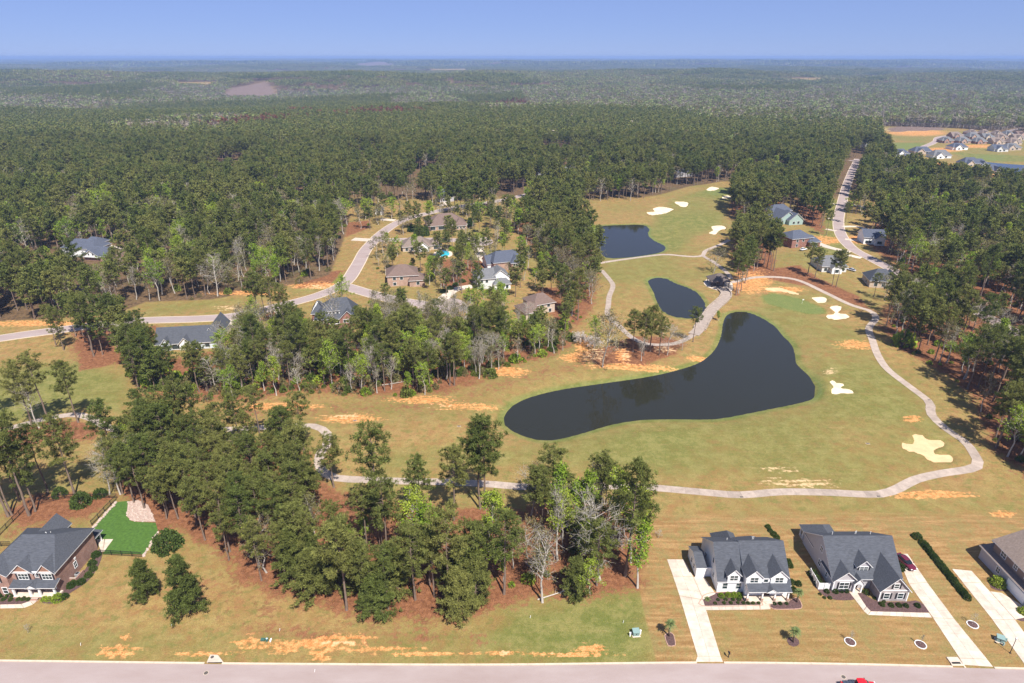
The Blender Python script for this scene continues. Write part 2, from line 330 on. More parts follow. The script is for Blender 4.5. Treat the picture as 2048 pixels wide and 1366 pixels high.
for poly, g in (([(1440,640),(1560,600),(1700,640),(1760,720),(1850,810),(1900,860),(1930,920),(1750,975),(1560,960),(1300,940),(1100,930),(900,930),(760,950),(760,900),(1010,890),(1200,860),(1600,820),(1650,780),(1590,690)], .22),
                ([(1290,470),(1340,400),(1430,375),(1470,375),(1450,440),(1350,500)], .30), ([(-200,740),(160,730),(262,760),(250,820),(180,815),(60,835),(-200,850)], .30),
                ([(440,610),(600,590),(700,560),(690,545),(560,585),(290,610),(290,635)], .22), ([(440,1255),(0,1250),(0,1318),(640,1325),(1283,1322),(1283,1200),(1000,1225),(900,1260)], .20),
                ([(1000,1210),(1283,1190),(1283,1320),(1130,1320),(1000,1270)], .25), ([(1620,395),(1690,400),(1690,520),(1620,500)], .25), ([(760,480),(1000,500),(990,560),(880,500)], .25),
                ([(1200,500),(1450,490),(1440,560),(1300,560),(1220,600),(1210,560)], .1), ([(1760,250),(2200,265),(2200,385),(1900,372),(1780,320)], .12), ([(1780,285),(1850,285),(1860,300),(1790,300)], .4), ([(1900,305),(2100,315),(2100,325),(1950,320)], .4)):
    green += g * pm(poly, 6)
for n, p, lv in PONDS[:3]: green += 0.45 * (1 - smooth(0.2, 2.2, np.abs(sdf(p, GX, GY, 6.0) - 0.6)))
greenp = pm([(1520,590),(1545,583),(1600,594),(1650,615),(1655,626),(1620,628),(1575,618),(1530,605)], 1.5)
greenp = np.maximum(greenp, 0.9 * pm([(1405,380),(1440,374),(1470,378),(1462,390),(1420,392)], 2))
green = np.clip(green, 0, 1); green = np.maximum(green, greenp)
Z1 = (0, 1000, 5.94)
LAWN = gl(zoom(*Z1, [(1095,335),(1385,25),(1540,10),(1510,200),(1560,250),(1640,262),(1850,270),(1880,380),(1705,645),(1220,640),(1345,470),(1150,470)]))
lush = np.zeros(GX.shape)
lot = (1 - smooth(-0.4, 0.4, gnd(1283, 1250)[0] - GX + 0)) if False else smooth(-0.3, 0.3, GX - 25.2) * (1 - smooth(112, 128, GY)) * front
lot = lot * (1 - 0.45 * smooth(97, 94, GY) * smooth(33, 36, GX)); lot = np.maximum(lot, 0.35 * smooth(-55, -75, GX) * (1 - smooth(108, 118, GY)) * front)
far = smooth(420, 560, GY); opn = np.zeros(GX.shape)
for p in OPEN_FAR: opn = np.maximum(opn, pm(p, 4))
wood = np.maximum(np.maximum(far * (1 - opn), pm(W1, 5)), 0)
cut = np.maximum(pm(OPEN_FAR[2], 15), pm(OPEN_FAR[5], 40)); cut = np.maximum(cut, .8 * pm([(1775,250),(1830,245),(1890,249),(1895,256),(1830,258),(1780,262)], 3))
attrs = {'cover_a': np.stack([straw, clay, green, lush], -1).reshape(-1, 4), 'cover_b': np.stack([wood, lot, pale, cut], -1).reshape(-1, 4)}
ny, nx = GX.shape; I = np.arange(ny * nx).reshape(ny, nx)
quads = np.stack([I[:-1, :-1], I[:-1, 1:], I[1:, 1:], I[1:, :-1]], -1).reshape(-1, 4)

def ground_material():
    m = bpy.data.materials.new('ground_cover'); m.use_nodes = True; N, L = nt(m); b = N['Principled BSDF']
    b.inputs['Roughness'].default_value = 0.95; b.inputs['Specular IOR Level'].default_value = 0.1
    tc = N.new('ShaderNodeTexCoord')
    def noise(scale, detail=4, stretch=None, rough=0.6):
        n = N.new('ShaderNodeTexNoise'); n.inputs['Scale'].default_value = scale; n.inputs['Detail'].default_value = detail; n.inputs['Roughness'].default_value = rough
        if stretch:
            mp = N.new('ShaderNodeMapping'); mp.inputs['Scale'].default_value = stretch; L.new(tc.outputs['Object'], mp.inputs[0]); L.new(mp.outputs[0], n.inputs['Vector'])
        else: L.new(tc.outputs['Object'], n.inputs['Vector'])
        return n.outputs[0]
    def attr(name):
        a = N.new('ShaderNodeAttribute'); a.attribute_name = name; s = N.new('ShaderNodeSeparateColor'); L.new(a.outputs['Color'], s.inputs[0])
        return s.outputs[0], s.outputs[1], s.outputs[2], a.outputs['Alpha']
    def ma(op, a, c, clamp=False):
        n = N.new('ShaderNodeMath'); n.operation = op; n.use_clamp = clamp
        for i, v in enumerate((a, c)):
            if isinstance(v, (int, float)): n.inputs[i].default_value = v
            else: L.new(v, n.inputs[i])
        return n.outputs[0]
    def edge(mask, nz, amount, lo, hi):        # mask with a noise-broken border
        v = ma('ADD', mask, ma('MULTIPLY', ma('SUBTRACT', nz, 0.5), amount)); r = N.new('ShaderNodeMapRange'); r.interpolation_type = 'SMOOTHSTEP'
        r.inputs['From Min'].default_value = lo; r.inputs['From Max'].default_value = hi; L.new(v, r.inputs['Value']); return r.outputs[0]
    def mix(f, a, c):
        n = N.new('ShaderNodeMix'); n.data_type = 'RGBA'
        if isinstance(f, float): n.inputs['Factor'].default_value = f
        else: L.new(f, n.inputs['Factor'])
        for k, v in ((6, a), (7, c)):
            if isinstance(v, tuple): n.inputs[k].default_value = (*v, 1)
            else: L.new(v, n.inputs[k])
        return n.outputs[2]
    st, cl, gr, lu = attr('cover_a'); wo_, lo_, pa, cu = attr('cover_b')
    n20, n5, n1, nf = noise(0.05, 4), noise(0.22, 5), noise(0.9, 5), noise(4.5, 3)
    nstr = noise(1.0, 5, (0.10, 1.1, 1.0)); nst2 = noise(1.0, 4, (1.3, 0.12, 1.0))
    tan = mix(edge(n5, n1, .5, .3, .75), (.262,.172,.060), (.385,.262,.100)); tan = mix(edge(n20, n5, .6, .46, .8), tan, (.335,.190,.085))
    tan = mix(ma('MULTIPLY', edge(noise(.42, 6, None, .7), n1, .5, .46, .60), .8), tan, (.285,.150,.062)); tan = mix(ma('MULTIPLY', edge(noise(.31, 6, (1, 1.3, 1), .7), n1, .5, .49, .63), .75), tan, (.165,.160,.046))
    grn = mix(edge(n5, n1, .6, .35, .7), (.135,.150,.036), (.235,.210,.068))
    base = mix(edge(gr, n5, .7, .25, .75), tan, grn)
    base = mix(ma('MULTIPLY', edge(gr, n1, .3, .78, .98), .8), base, (.155,.190,.058))
    lotc = mix(edge(nstr, n1, .5, .35, .68), (.255,.145,.055), (.385,.235,.100)); lotc = mix(ma('MULTIPLY', edge(n5, n1, .9, .40, .66), .85), lotc, (.235,.185,.068))
    base = mix(edge(lo_, nst2, .15, .3, .7), base, lotc)
    base = mix(ma('MULTIPLY', ma('MULTIPLY', edge(nstr, nf, .4, .55, .8), .35), ma('SUBTRACT', 1.0, wo_)), base, (.42,.29,.13))
    strc = mix(edge(n1, nf, .6, .3, .72), (.150,.062,.030), (.285,.128,.062)); strc = mix(edge(n5, n1, .5, .62, .9), strc, (.31,.19,.085))
    nst = ma('ADD', ma('MULTIPLY', n5, .5), ma('MULTIPLY', n1, .5)); base = mix(edge(st, nst, 2.6, .34, .72), base, strc)
    woc = mix(edge(n1, n5, .6, .3, .72), (.085,.056,.030), (.20,.125,.066)); woc = mix(edge(n20, n5, .5, .5, .8), woc, (.115,.10,.045))
    base = mix(edge(wo_, n5, .5, .35, .62), base, woc)
    clc = mix(edge(n1, nf, .7, .3, .7), (.52,.178,.048), (.70,.36,.14))
    brk = ma('ADD', ma('MULTIPLY', n1, .55), ma('MULTIPLY', nstr, .45))
    base = mix(ma('MULTIPLY', edge(cl, brk, 3.4, .55, .95), .92), base, clc)
    base = mix(ma('MULTIPLY', edge(pa, brk, 3.4, .60, 1.0), .9), base, (.66,.46,.25))
    base = mix(ma('MULTIPLY', edge(n1, nf, .9, .78, .9), .5), base, (.50,.30,.14))
    base = mix(edge(cu, n20, .4, .3, .6), base, mix(edge(n5, n1, .6, .3, .7), (.15,.10,.075), (.235,.17,.135)))
    fine = N.new('ShaderNodeMapRange'); fine.inputs['From Min'].default_value = .3; fine.inputs['From Max'].default_value = .7; fine.inputs['To Min'].default_value = .56; fine.inputs['To Max'].default_value = 1.16
    L.new(ma('ADD', ma('MULTIPLY', nf, .6), ma('MULTIPLY', noise(1.7, 6, None, .75), .4)), fine.inputs['Value'])
    v = N.new('ShaderNodeMix'); v.data_type = 'RGBA'; v.blend_type = 'MULTIPLY'; v.inputs['Factor'].default_value = 1; L.new(base, v.inputs[6])
    cc = N.new('ShaderNodeCombineColor'); [L.new(fine.outputs[0], cc.inputs[i]) for i in range(3)]; L.new(cc.outputs[0], v.inputs[7])
    L.new(v.outputs[2], b.inputs['Base Color'])
    bp = N.new('ShaderNodeBump'); bp.inputs['Strength'].default_value = .6; bp.inputs['Distance'].default_value = .12; L.new(nf, bp.inputs['Height']); L.new(bp.outputs[0], b.inputs['Normal'])
    return m
GM = mesh_arrays('ground', np.stack([GX, GY, GZ], -1).reshape(-1, 3), quads, ground_material(), attrs, True)
tag(link('ground', GM), 'rolling golf course turf, bare clay and forest floor', kind='structure')
print('ground', len(quads), time.time() - T0)

# ------------------------------------------------------------------ water and sand
def water_material():
    m = bpy.data.materials.new('pond_water'); m.use_nodes = True; N, L = nt(m); b = N['Principled BSDF']
    b.inputs['Base Color'].default_value = (.020, .020, .013, 1); b.inputs['Roughness'].default_value = .06; b.inputs['IOR'].default_value = 1.333; b.inputs['Specular IOR Level'].default_value = .46
    tc = N.new('ShaderNodeTexCoord'); n = N.new('ShaderNodeTexNoise'); n.inputs['Scale'].default_value = .8; n.inputs['Detail'].default_value = 5; L.new(tc.outputs['Object'], n.inputs['Vector'])
    bp = N.new('ShaderNodeBump'); bp.inputs['Strength'].default_value = .25; bp.inputs['Distance'].default_value = .04; L.new(n.outputs[0], bp.inputs['Height']); L.new(bp.outputs[0], b.inputs['Normal'])
    return m
WATER = water_material()
def sheet(name, poly, z, m, parent=None):
    s = MB(); n = len(poly); s.v = [(p[0], p[1], z) for p in poly]
    for t in tessellate_polygon([[Vector((p[0], p[1], 0)) for p in poly]]):
        a, b, c = t; A, B, C = poly[a], poly[b], poly[c]
        if (B[0] - A[0]) * (C[1] - A[1]) - (B[1] - A[1]) * (C[0] - A[0]) < 0: b, c = c, b
        s.f.append((a, b, c)); s.mi.append(0)
    return s.build(name, m, parent)
def grow(poly, d):
    P = np.array(poly); n = len(P); nx_ = np.roll(P, -1, 0) - np.roll(P, 1, 0); N_ = np.stack([nx_[:, 1], -nx_[:, 0]], 1); N_ /= np.linalg.norm(N_, axis=1)[:, None] + 1e-9
    ar = np.sum(P[:, 0] * np.roll(P[:, 1], -1) - P[:, 1] * np.roll(P[:, 0], -1)); return [tuple(p) for p in P + N_ * (d if ar > 0 else -d)]
PL = {'long_pond': 'long dark pond with a wide right lobe beside the fairway', 'middle_pond': 'small teardrop pond left of the stone bridge', 'far_pond': 'far blue pond below the white bunkers', 'lake': 'blue lake at the far right beyond the woods'}
for n, p, lv in PONDS: tag(sheet(n, grow(p, 0.6), lv, WATER), PL[n], kind='structure')
SAND = mat('bunker_sand', (.70, .57, .40), .95, .25, .22, bump=.5); SANDT = mat('tan_sand', (.62, .42, .23), .95, .16, .35, bump=.4)
for i, (b, hb) in enumerate(zip(BUNK, BUNKZ)):
    tag(sheet('sand_bunker', grow(b, 0.25), hb - .34, SANDT if i in (0, 4) else SAND), BUNK_LAB[i], kind='structure')

# ------------------------------------------------------------------ roads, paths, drives
ASPH = mat('pink_grey_asphalt', (.335, .270, .252), .9, .2, .16, col2=(.285, .218, .198), bump=.2, stretch=(.5, 1.6, 1)); CONC = mat('pale_concrete', (.56, .465, .375), .85, .2, .7, bump=.15, piece=.12)
PATHM = mat('path_concrete', (.375, .300, .245), .9, .22, .6, bump=.2, piece=.16); KERBM = mat('kerb_concrete', (.55, .45, .34), .85, .15, .8); JOINT = mat('joint_earth', (.20, .15, .11), .95)
def offs(line, d):
    P = np.array(line); t = np.gradient(P, axis=0); t /= np.linalg.norm(t, axis=1)[:, None]; return P + np.stack([-t[:, 1], t[:, 0]], 1) * d
def strip(name, line, w, dz, m, parent=None, thick=0.0, a=None):
    Lh, Rh = offs(line, w / 2), offs(line, -w / 2); s = MB(); zc = height(np.array(line)[:, 0], np.array(line)[:, 1])
    zl = np.maximum(zc, height(Lh[:, 0], Lh[:, 1])) + dz; zr = np.maximum(zc, height(Rh[:, 0], Rh[:, 1])) + dz
    n = len(line); s.v = [(*p, z) for p, z in zip(Lh, zl)] + [(*p, z) for p, z in zip(Rh, zr)]
    if thick: s.v += [(*p, z - thick) for p, z in zip(Lh, zl)] + [(*p, z - thick) for p, z in zip(Rh, zr)]
    for i in range(n - 1):
        s.f.append((n + i, n + i + 1, i + 1, i)); s.mi.append(0)
        if thick: s.f += [(i, i + 1, 2 * n + i + 1, 2 * n + i), (3 * n + i, 3 * n + i + 1, n + i + 1, n + i)]; s.mi += [0, 0]
    if thick: s.f += [(0, 2 * n, 3 * n, n), (2 * n - 1, 4 * n - 1, 3 * n - 1, n - 1)]; s.mi += [0, 0]
    return s.build(name, m, parent)
def slab_run(parent, line, w, dz, m, gap=.03, thick=.14, name='slab'):
    for i in range(len(line) - 1):
        a, b = np.array(line[i]), np.array(line[i + 1]); g = (b - a) / np.linalg.norm(b - a) * gap / 2
        L0, L1 = offs([tuple(p) for p in line], w / 2)[i], offs([tuple(p) for p in line], w / 2)[i + 1]; R0, R1 = 2 * a - L0, 2 * b - L1
        Q = [R0 + g, R1 - g, L1 - g, L0 + g]; zz = [hz(*q) for q in Q]; zz = [max(z, hz(*((a + b) / 2)) - .25) + dz for z in zz]
        s = MB(); s.prism([tuple(q) for q in Q], [z - thick for z in zz], zz); s.build(name, m, parent)
def quad_slabs(parent, c, nu, nv, m, z=.05, gap=.03, thick=.12, name='slab', px=True):
    """slabs over a four-cornered plan (anticlockwise from near left)"""
    c = [np.array(p) for p in (gl(c) if px else c)]
    f = lambda u, v: (c[0] * (1 - u) + c[1] * u) * (1 - v) + (c[3] * (1 - u) + c[2] * u) * v
    wu = np.linalg.norm(c[1] - c[0]) / nu; wv = np.linalg.norm(c[3] - c[0]) / nv; gu, gv = gap / wu / nu / 2, gap / wv / nv / 2
    for i in range(nu):
        for j in range(nv):
            Q = [f(i / nu + gu, j / nv + gv), f((i + 1) / nu - gu, j / nv + gv), f((i + 1) / nu - gu, (j + 1) / nv - gv), f(i / nu + gu, (j + 1) / nv - gv)]
            s = MB(); s.prism([tuple(q) for q in Q], z - thick, z + random.uniform(-.006, .006)); s.build(name, m, parent)
random.seed(3)
# front road with kerb
K = np.array(KERB); s = MB(); n = len(K)
s.v = [(x, y - .3, .012) for x, y in K] + [(x, 40, .012) for x, y in K]; s.f = [(n + i, n + i + 1, i + 1, i) for i in range(n - 1)]; s.mi = [0] * (n - 1)
road = tag(s.build('road', ASPH), 'pinkish grey street along the bottom edge', kind='structure')
def runs():
    cuts = [gnd(1393, 1324)[0], gnd(1447, 1324)[0], gnd(1927, 1329)[0], gnd(1986, 1333)[0]]; xs = K[:, 0]
    segs = [(-1e9, gnd(410, 1325)[0]), (gnd(445, 1325)[0], cuts[0]), (cuts[1], gnd(1903, 1331)[0]), (gnd(1925, 1331)[0], cuts[2]), (cuts[3], 1e9)]
    for a, b in segs:
        a, b = max(a, -160), min(b, 200); k = max(1, round((b - a) / 3.0)); yield from ((a + (b - a) * i / k, a + (b - a) * (i + 1) / k) for i in range(k))
ky = lambda x: float(np.interp(x, K[:, 0], K[:, 1]))
for a, b in runs():
    if b - a < .3: continue
    s = MB(); s.prism([(a + .01, ky(a) - .34), (b - .01, ky(b) - .34), (b - .01, ky(b)), (a + .01, ky(a))], -.15, .13); s.build('kerb_stone', KERBM, road)
for k, (ln, w) in ROADS.items():
    o = tag(strip('road', ln, w + .7, .06, KERBM, thick=.3), {'west': 'residential street curving through the left woods', 'north_court': 'short street to the upper turning circle', 'south_court': 'short street to the lower turning circle', 'east': 'residential street winding up on the right', 'far_east': 'street to the far right subdivision'}[k], kind='structure')
    strip('carriageway', ln, w - .2, .09, ASPH, o)
for (cx, cy), r in COURTS:
    ring = [(cx + r * math.cos(t * math.pi / 16), cy + r * math.sin(t * math.pi / 16)) for t in range(32)]; z = hz(cx, cy) + .16
    s = MB(); s.prism(ring, z - .6, z); o = tag(s.build('turning_circle', ASPH), 'round asphalt turning circle', kind='structure')
# cart paths: slabs near, one ribbon far
mp_ = PATHS['main']; cut_i = max(i for i, p in enumerate(mp_) if p[1] < 190)
near = mp_[:cut_i + 1]; cp_ = tag(strip('cart_path', near, 2.5, .005, JOINT), 'concrete golf cart path sweeping round the fairway', kind='structure')
ni = [i for i, p in enumerate(near) if abs(p[0]) < p[1] * .85 + 25]; near = near[ni[0]:ni[-1] + 1]
slab_run(cp_, near, 2.6, .055, PATHM)
strip('path_ribbon', mp_[cut_i:], 2.6, .06, PATHM, cp_, thick=.2)
for k in ('west', 'dam', 'pavilion'): tag(strip('cart_path', PATHS[k], 2.3, .07, PATHM, thick=.25), {'west': 'cart path left of the middle pond', 'dam': 'cart path along the bank below the far pond', 'pavilion': 'cart path running into the pavilion'}[k], kind='structure')
# drives and walks, slab by slab
def pave(name, label, quads_, m=CONC, z=.06):
    o = tag(sheet(name, gl(quads_[0][0]), .03, JOINT), label, kind='structure')
    for c, nu, nv in quads_: quad_slabs(o, c, nu, nv, m, z)
    return o
pave('driveway', 'pale concrete drive left of the white house', [([(1391,1324),(1446,1324),(1441,1313),(1395,1313)],2,1),([(1395,1312.5),(1441,1312.5),(1406,1200),(1359,1192)],2,7),([(1359,1191.5),(1406,1199.5),(1386,1153),(1346,1153)],2,3),([(1346,1152.5),(1386,1152.5),(1367,1119),(1334,1119)],2,2),([(1406.5,1199.5),(1431,1188),(1409,1156),(1386.8,1154)],1,3)])
pave('front_walk', 'concrete walk from the drive to the white house porch', [([(1411,1220.5),(1520,1219.5),(1519,1210),(1408,1212)],8,1),([(1520.5,1219.5),(1541,1218.5),(1540,1194),(1520,1194)],1,3)])
pave('driveway', 'concrete drive with the maroon car beside the grey house', [([(1927,1330),(1986,1334),(1974,1319),(1919,1317)],2,1),([(1919,1316.5),(1974,1318.5),(1908,1238),(1866,1236)],2,5),([(1866,1235.5),(1908,1237.5),(1854,1165),(1818,1168)],2,5),([(1818,1167.5),(1854,1164.5),(1815,1108),(1793,1108)],2,4)])
pave('front_walk', 'curved concrete walk to the arched entry of the grey house', [([(1736,1230),(1864,1235.5),(1858,1226),(1742,1223)],9,1),([(1727,1222),(1735.5,1229.5),(1741.5,1222.5),(1733,1214)],1,1),([(1698,1184),(1713,1184),(1732.5,1213.5),(1726.5,1221)][::1],1,4)])
pave('driveway', 'concrete drive at the right edge before the brown house', [([(2050,1330),(2100,1336),(2030,1240),(1985,1240)],2,4),([(1985,1239.5),(2030,1239.5),(1964,1166),(1926,1166)],2,4),([(1926,1165.5),(1964,1165.5),(1943,1142),(1904,1138)],2,2),([(2030.5,1239.5),(2075,1230),(2003,1186),(1980,1183)],2,3)])
pave('front_walk', 'concrete walk to the porch steps of the brick house', [([(-80,1217),(0,1217),(0,1209.5),(-80,1209.5)],5,1),([(0.5,1217),(48,1216),(42,1208.5),(0.5,1209.5)],3,1),([(48.5,1216),(66,1209),(60,1202.5),(42.5,1208.5)],1,1),([(66.5,1208.5),(77,1200),(70,1198.5),(60.5,1202.5)],1,1)])
pave('patio', 'white concrete patio beside the bright green lawn', [(zoom(*Z1, [(1205,620),(1240,610),(1350,467),(1140,467)]),2,3)])
for lab, pts, w in (('pale drive to the ranch house', [(463,632),(466,648),(470,662)], 7), ('pale drive to the brick house by the street', [(556,612),(575,632),(590,642)], 6), ('white drive from the upper turning circle', [(958,489),(958,502),(965,514),(975,524)], 5.5),
   ('curved white drive from the lower turning circle', [(884,600),(895,590),(912,578),(945,572)], 5), ('white path crossing the verge to the right street', [(1655,405),(1676,409)], 2), ('winding path right of the street', [(1692,402),(1705,408),(1725,413),(1760,424),(1790,428),(1850,433)], 3.5),
   ('white drive stub left of the street', [(1655,436),(1670,441)], 2.5), ('white drive below the stub', [(1652,457),(1673,461)], 3), ('white drive to the red brick house', [(1630,484),(1660,496),(1700,505)], 5), ('short white drive by the street bend', [(1690,510),(1722,516)], 4), ('white drive right of the street', [(1686,452),(1715,452),(1735,458)], 3.5), ('white drive to the house behind pines', [(1690,478),(1725,482),(1760,488)], 4),
   ('drive at the top of the street', [(885,412),(900,400),(905,392)], 5), ('drive joining the curved street', [(706,478),(742,480)], 6), ('drive stub near the white garage', [(760,438),(790,440)], 5), ('drive by the pale house', [(1060,612),(1090,612),(1010,600)][:2], 5), ('drive of the white house on the left', [(180,490),(215,492),(240,500)], 5)):
    tag(strip('driveway', curve(gl(pts), 3.0), w, .11, CONC, thick=.3), lab, kind='structure')
# stone bridge between the ponds
br = thing('bridge', 'low stone cart bridge between the two nearer ponds', 'bridge', on(*PATHS['bridge'][0]))
def at0(o): o.matrix_parent_inverse = Matrix.Translation(o.parent.location).inverted(); return o
at0(strip('deck', PATHS['bridge'], 4.2, .30, PATHM, br, thick=.5))
STONE = mat('field_stone', (.36, .29, .23), .9, .4, 1.2, bump=.6)
for sd in (2.25, -2.25):
    ln = [tuple(p) for p in offs(PATHS['bridge'], sd)][2:-2]; ln = curve(ln, 1.6)
    for a, b in zip(ln[:-1], ln[1:]):
        q = np.array([a, b]); t = (q[1] - q[0]); t /= np.linalg.norm(t); nn = np.array([-t[1], t[0]]) * random.uniform(.2, .3); Q = [q[0] + t * .03 - nn, q[1] - t * .03 - nn, q[1] - t * .03 + nn, q[0] + t * .03 + nn]
        z = hz(*q[0]); s = MB(); s.prism([tuple(v) for v in Q], z - .6, z + random.uniform(.65, .9)); at0(s.build('wall_stone', STONE, br, bevel=.06))
plaza = gl([(1408,562),(1425,553),(1450,556),(1465,566),(1462,582),(1440,580),(1415,572)]); z = max(hz(*p) for p in plaza) + .08
s = MB(); s.prism(curve(plaza, 2, True), z - .5, z); tag(s.build('pavement', CONC), 'pale concrete apron round the pavilion', kind='structure')
tag(sheet('lawn', LAWN, .035, mat('lush_turf', (.062, .128, .020), .95, .35, 1.6, bump=.8)), 'bright green turf lawn beside the brick house', kind='structure')
print('surfaces', time.time() - T0)
# ------------------------------------------------------------------ buildings
def siding(name, col, pitch=.18):
    """lap boards: fine horizontal relief and slight colour change from board to board"""
    if name in MATS: return MATS[name]
    m = mat(name, col, .6, .06, .8, spec=.25); N, L = nt(m); tc = N.new('ShaderNodeTexCoord'); w = N.new('ShaderNodeTexWave'); w.bands_direction = 'Z'; w.wave_profile = 'SAW'; w.inputs['Scale'].default_value = .314 / pitch
    L.new(tc.outputs['Object'], w.inputs['Vector']); b = N.new('ShaderNodeBump'); b.inputs['Strength'].default_value = .35; b.inputs['Distance'].default_value = .02
    L.new(w.outputs[1], b.inputs['Height']); L.new(b.outputs[0], N['Principled BSDF'].inputs['Normal']); return m
def brickm(name, c1, c2, mortar=(.42, .36, .30)):
    if name in MATS: return MATS[name]
    m = bpy.data.materials.new(name); m.use_nodes = True; N, L = nt(m); p = N['Principled BSDF']; p.inputs['Roughness'].default_value = .9; p.inputs['Specular IOR Level'].default_value = .2
    tc = N.new('ShaderNodeTexCoord'); mp = N.new('ShaderNodeMapping'); mp.inputs['Rotation'].default_value = (R(90), 0, R(0)); br = N.new('ShaderNodeTexBrick'); br.inputs['Scale'].default_value = 4.2
    br.inputs['Color1'].default_value = (*c1, 1); br.inputs['Color2'].default_value = (*c2, 1); br.inputs['Mortar'].default_value = (*mortar, 1); br.inputs['Mortar Size'].default_value = .012
    ad = N.new('ShaderNodeVectorMath'); ad.operation = 'DOT_PRODUCT'; ad.inputs[1].default_value = (1, 1, 0); L.new(tc.outputs['Object'], ad.inputs[0]); sp = N.new('ShaderNodeSeparateXYZ'); L.new(tc.outputs['Object'], sp.inputs[0])
    cb = N.new('ShaderNodeCombineXYZ'); L.new(ad.outputs['Value'], cb.inputs[0]); L.new(sp.outputs[2], cb.inputs[1]); L.new(cb.outputs[0], br.inputs['Vector'])
    nz = N.new('ShaderNodeTexNoise'); nz.inputs['Scale'].default_value = .7; L.new(tc.outputs['Object'], nz.inputs['Vector']); mx = N.new('ShaderNodeMix'); mx.data_type = 'RGBA'; mx.blend_type = 'OVERLAY'; mx.inputs['Factor'].default_value = .5
    L.new(br.outputs[0], mx.inputs[6]); L.new(nz.outputs[0], mx.inputs[7]); L.new(mx.outputs[2], p.inputs['Base Color']); MATS[name] = m; return m
def shingle(name, col):
    """asphalt shingles: short dark streaks in rows with patchy wear"""
    if name in MATS: return MATS[name]
    m = mat(name, col, .95, .30, 2.2, stretch=(.5, 2.2, 2.2), spec=.15, bump=.3); return m
WHITE = siding('white_siding', (.80, .80, .79)); TRIM = mat('white_trim', (.80, .79, .77), .5, .05, 2.0); PALE = siding('pale_siding', (.62, .62, .60)); GREYS = siding('grey_siding', (.42, .40, .41)); BLUEW = siding('blue_white_siding', (.58, .63, .68))
BEIGE = siding('beige_siding', (.50, .40, .31)); BROWNS = siding('brown_siding', (.25, .18, .14)); TEAL = siding('teal_siding', (.32, .42, .38))
BRICK = brickm('pink_brick', (.36, .20, .155), (.27, .15, .115)); BRICKD = brickm('red_brick', (.27, .115, .085), (.20, .085, .065)); BRICKT = brickm('tan_brick', (.42, .28, .21), (.34, .21, .155)); STONEG = brickm('grey_stone', (.36, .32, .31), (.25, .22, .22))
SLATE = shingle('charcoal_shingle', (.078, .083, .096)); BROWNR = shingle('brown_shingle', (.165, .115, .095)); TANR = shingle('tan_shingle', (.20, .155, .13)); GREYR = shingle('grey_shingle', (.15, .15, .155)); NAVYR = shingle('blue_grey_shingle', (.085, .095, .125))
GLASS = mat('window_glass', (.035, .050, .052), .08, spec=.6); DARK = mat('opening_shade', (.012, .012, .013), .7); SHUT = mat('black_shutter', (.025, .025, .03), .5, .2, 4); DOORM = mat('door_paint', (.10, .055, .035), .5, .2, 3); METAL = mat('dark_metal', (.02, .02, .022), .5)  # DARK: near-black colour painted in for the shade inside openings
PVC = mat('vent_plastic', (.75, .74, .72), .6); LMULCH = mat('dark_mulch', (.105, .060, .055), .95, .45, 3.0, bump=.8); RMULCH = mat('red_mulch', (.20, .085, .05), .95, .4, 3.0, bump=.8)

def wing(h, x0, x1, y0, y1, zb, ze, zr, ax='x', hip=(0, 0), wall=None, roof=None, ov=.4, rp=.5, ze1=None, t=.16, trim=None):
    """walls and pitched roof over a rectangle; ridge along ax; hip = inset of the ridge ends (0: gable)"""
    ze1 = ze if ze1 is None else ze1; trim = trim or TRIM
    if ax == 'y': a0, a1, b0, b1 = y0, y1, x0, x1; tr = lambda a, b, z: (b, a, z)
    else: a0, a1, b0, b1 = x0, x1, y0, y1; tr = lambda a, b, z: (a, b, z)
    br = b0 + (b1 - b0) * rp; s0 = (zr - ze) / (br - b0); s1 = (zr - ze1) / (b1 - br)
    if wall:
        w = MB(); fl = (lambda p: p) if ax == 'x' else (lambda p: p[::-1])
        w.poly(fl([tr(a0, b0, zb), tr(a1, b0, zb), tr(a1, b0, ze), tr(a0, b0, ze)])); w.poly(fl([tr(a1, b1, zb), tr(a0, b1, zb), tr(a0, b1, ze1), tr(a1, b1, ze1)]))
        for a, hp, fwd in ((a0, hip[0], 0), (a1, hip[1], 1)):
            p = [tr(a, b0, zb), tr(a, b1, zb), tr(a, b1, ze1)] + ([] if hp else [tr(a, br, zr - .02)]) + [tr(a, b0, ze)]
            w.poly(fl(p if fwd else p[::-1]))
        w.build('wall', wall, h)
    e0, e1 = a0 - ov, a1 + ov; r0 = a0 + hip[0] if hip[0] else e0; r1 = a1 - hip[1] if hip[1] else e1
    A, B, C, D = (e0, b0 - ov, ze - ov * s0), (e1, b0 - ov, ze - ov * s0), (e1, b1 + ov, ze1 - ov * s1), (e0, b1 + ov, ze1 - ov * s1)
    P, Q = (r0, br, zr + .04), (r1, br, zr + .04); m = MB(); up = lambda p: (p[0], p[1], p[2] + t)
    def face(pts, mi): q = [tr(*p) for p in pts]; m.poly(q if ax == 'x' else q[::-1], mi)
    tops = [[A, B, Q, P], [C, D, P, Q]] + ([[D, A, P]] if hip[0] else []) + ([[B, C, Q]] if hip[1] else [])
    for f in tops: face([up(p) for p in f], 0); face(f[::-1], 1)
    rim = [(A, B), (C, D)] + ([(D, A)] if hip[0] else [(D, P), (P, A)]) + ([(B, C)] if hip[1] else [(B, Q), (Q, C)])
    for p, q in rim: face([p, q, up(q), up(p)], 1)
    return m.build('roof', [roof, trim], h)
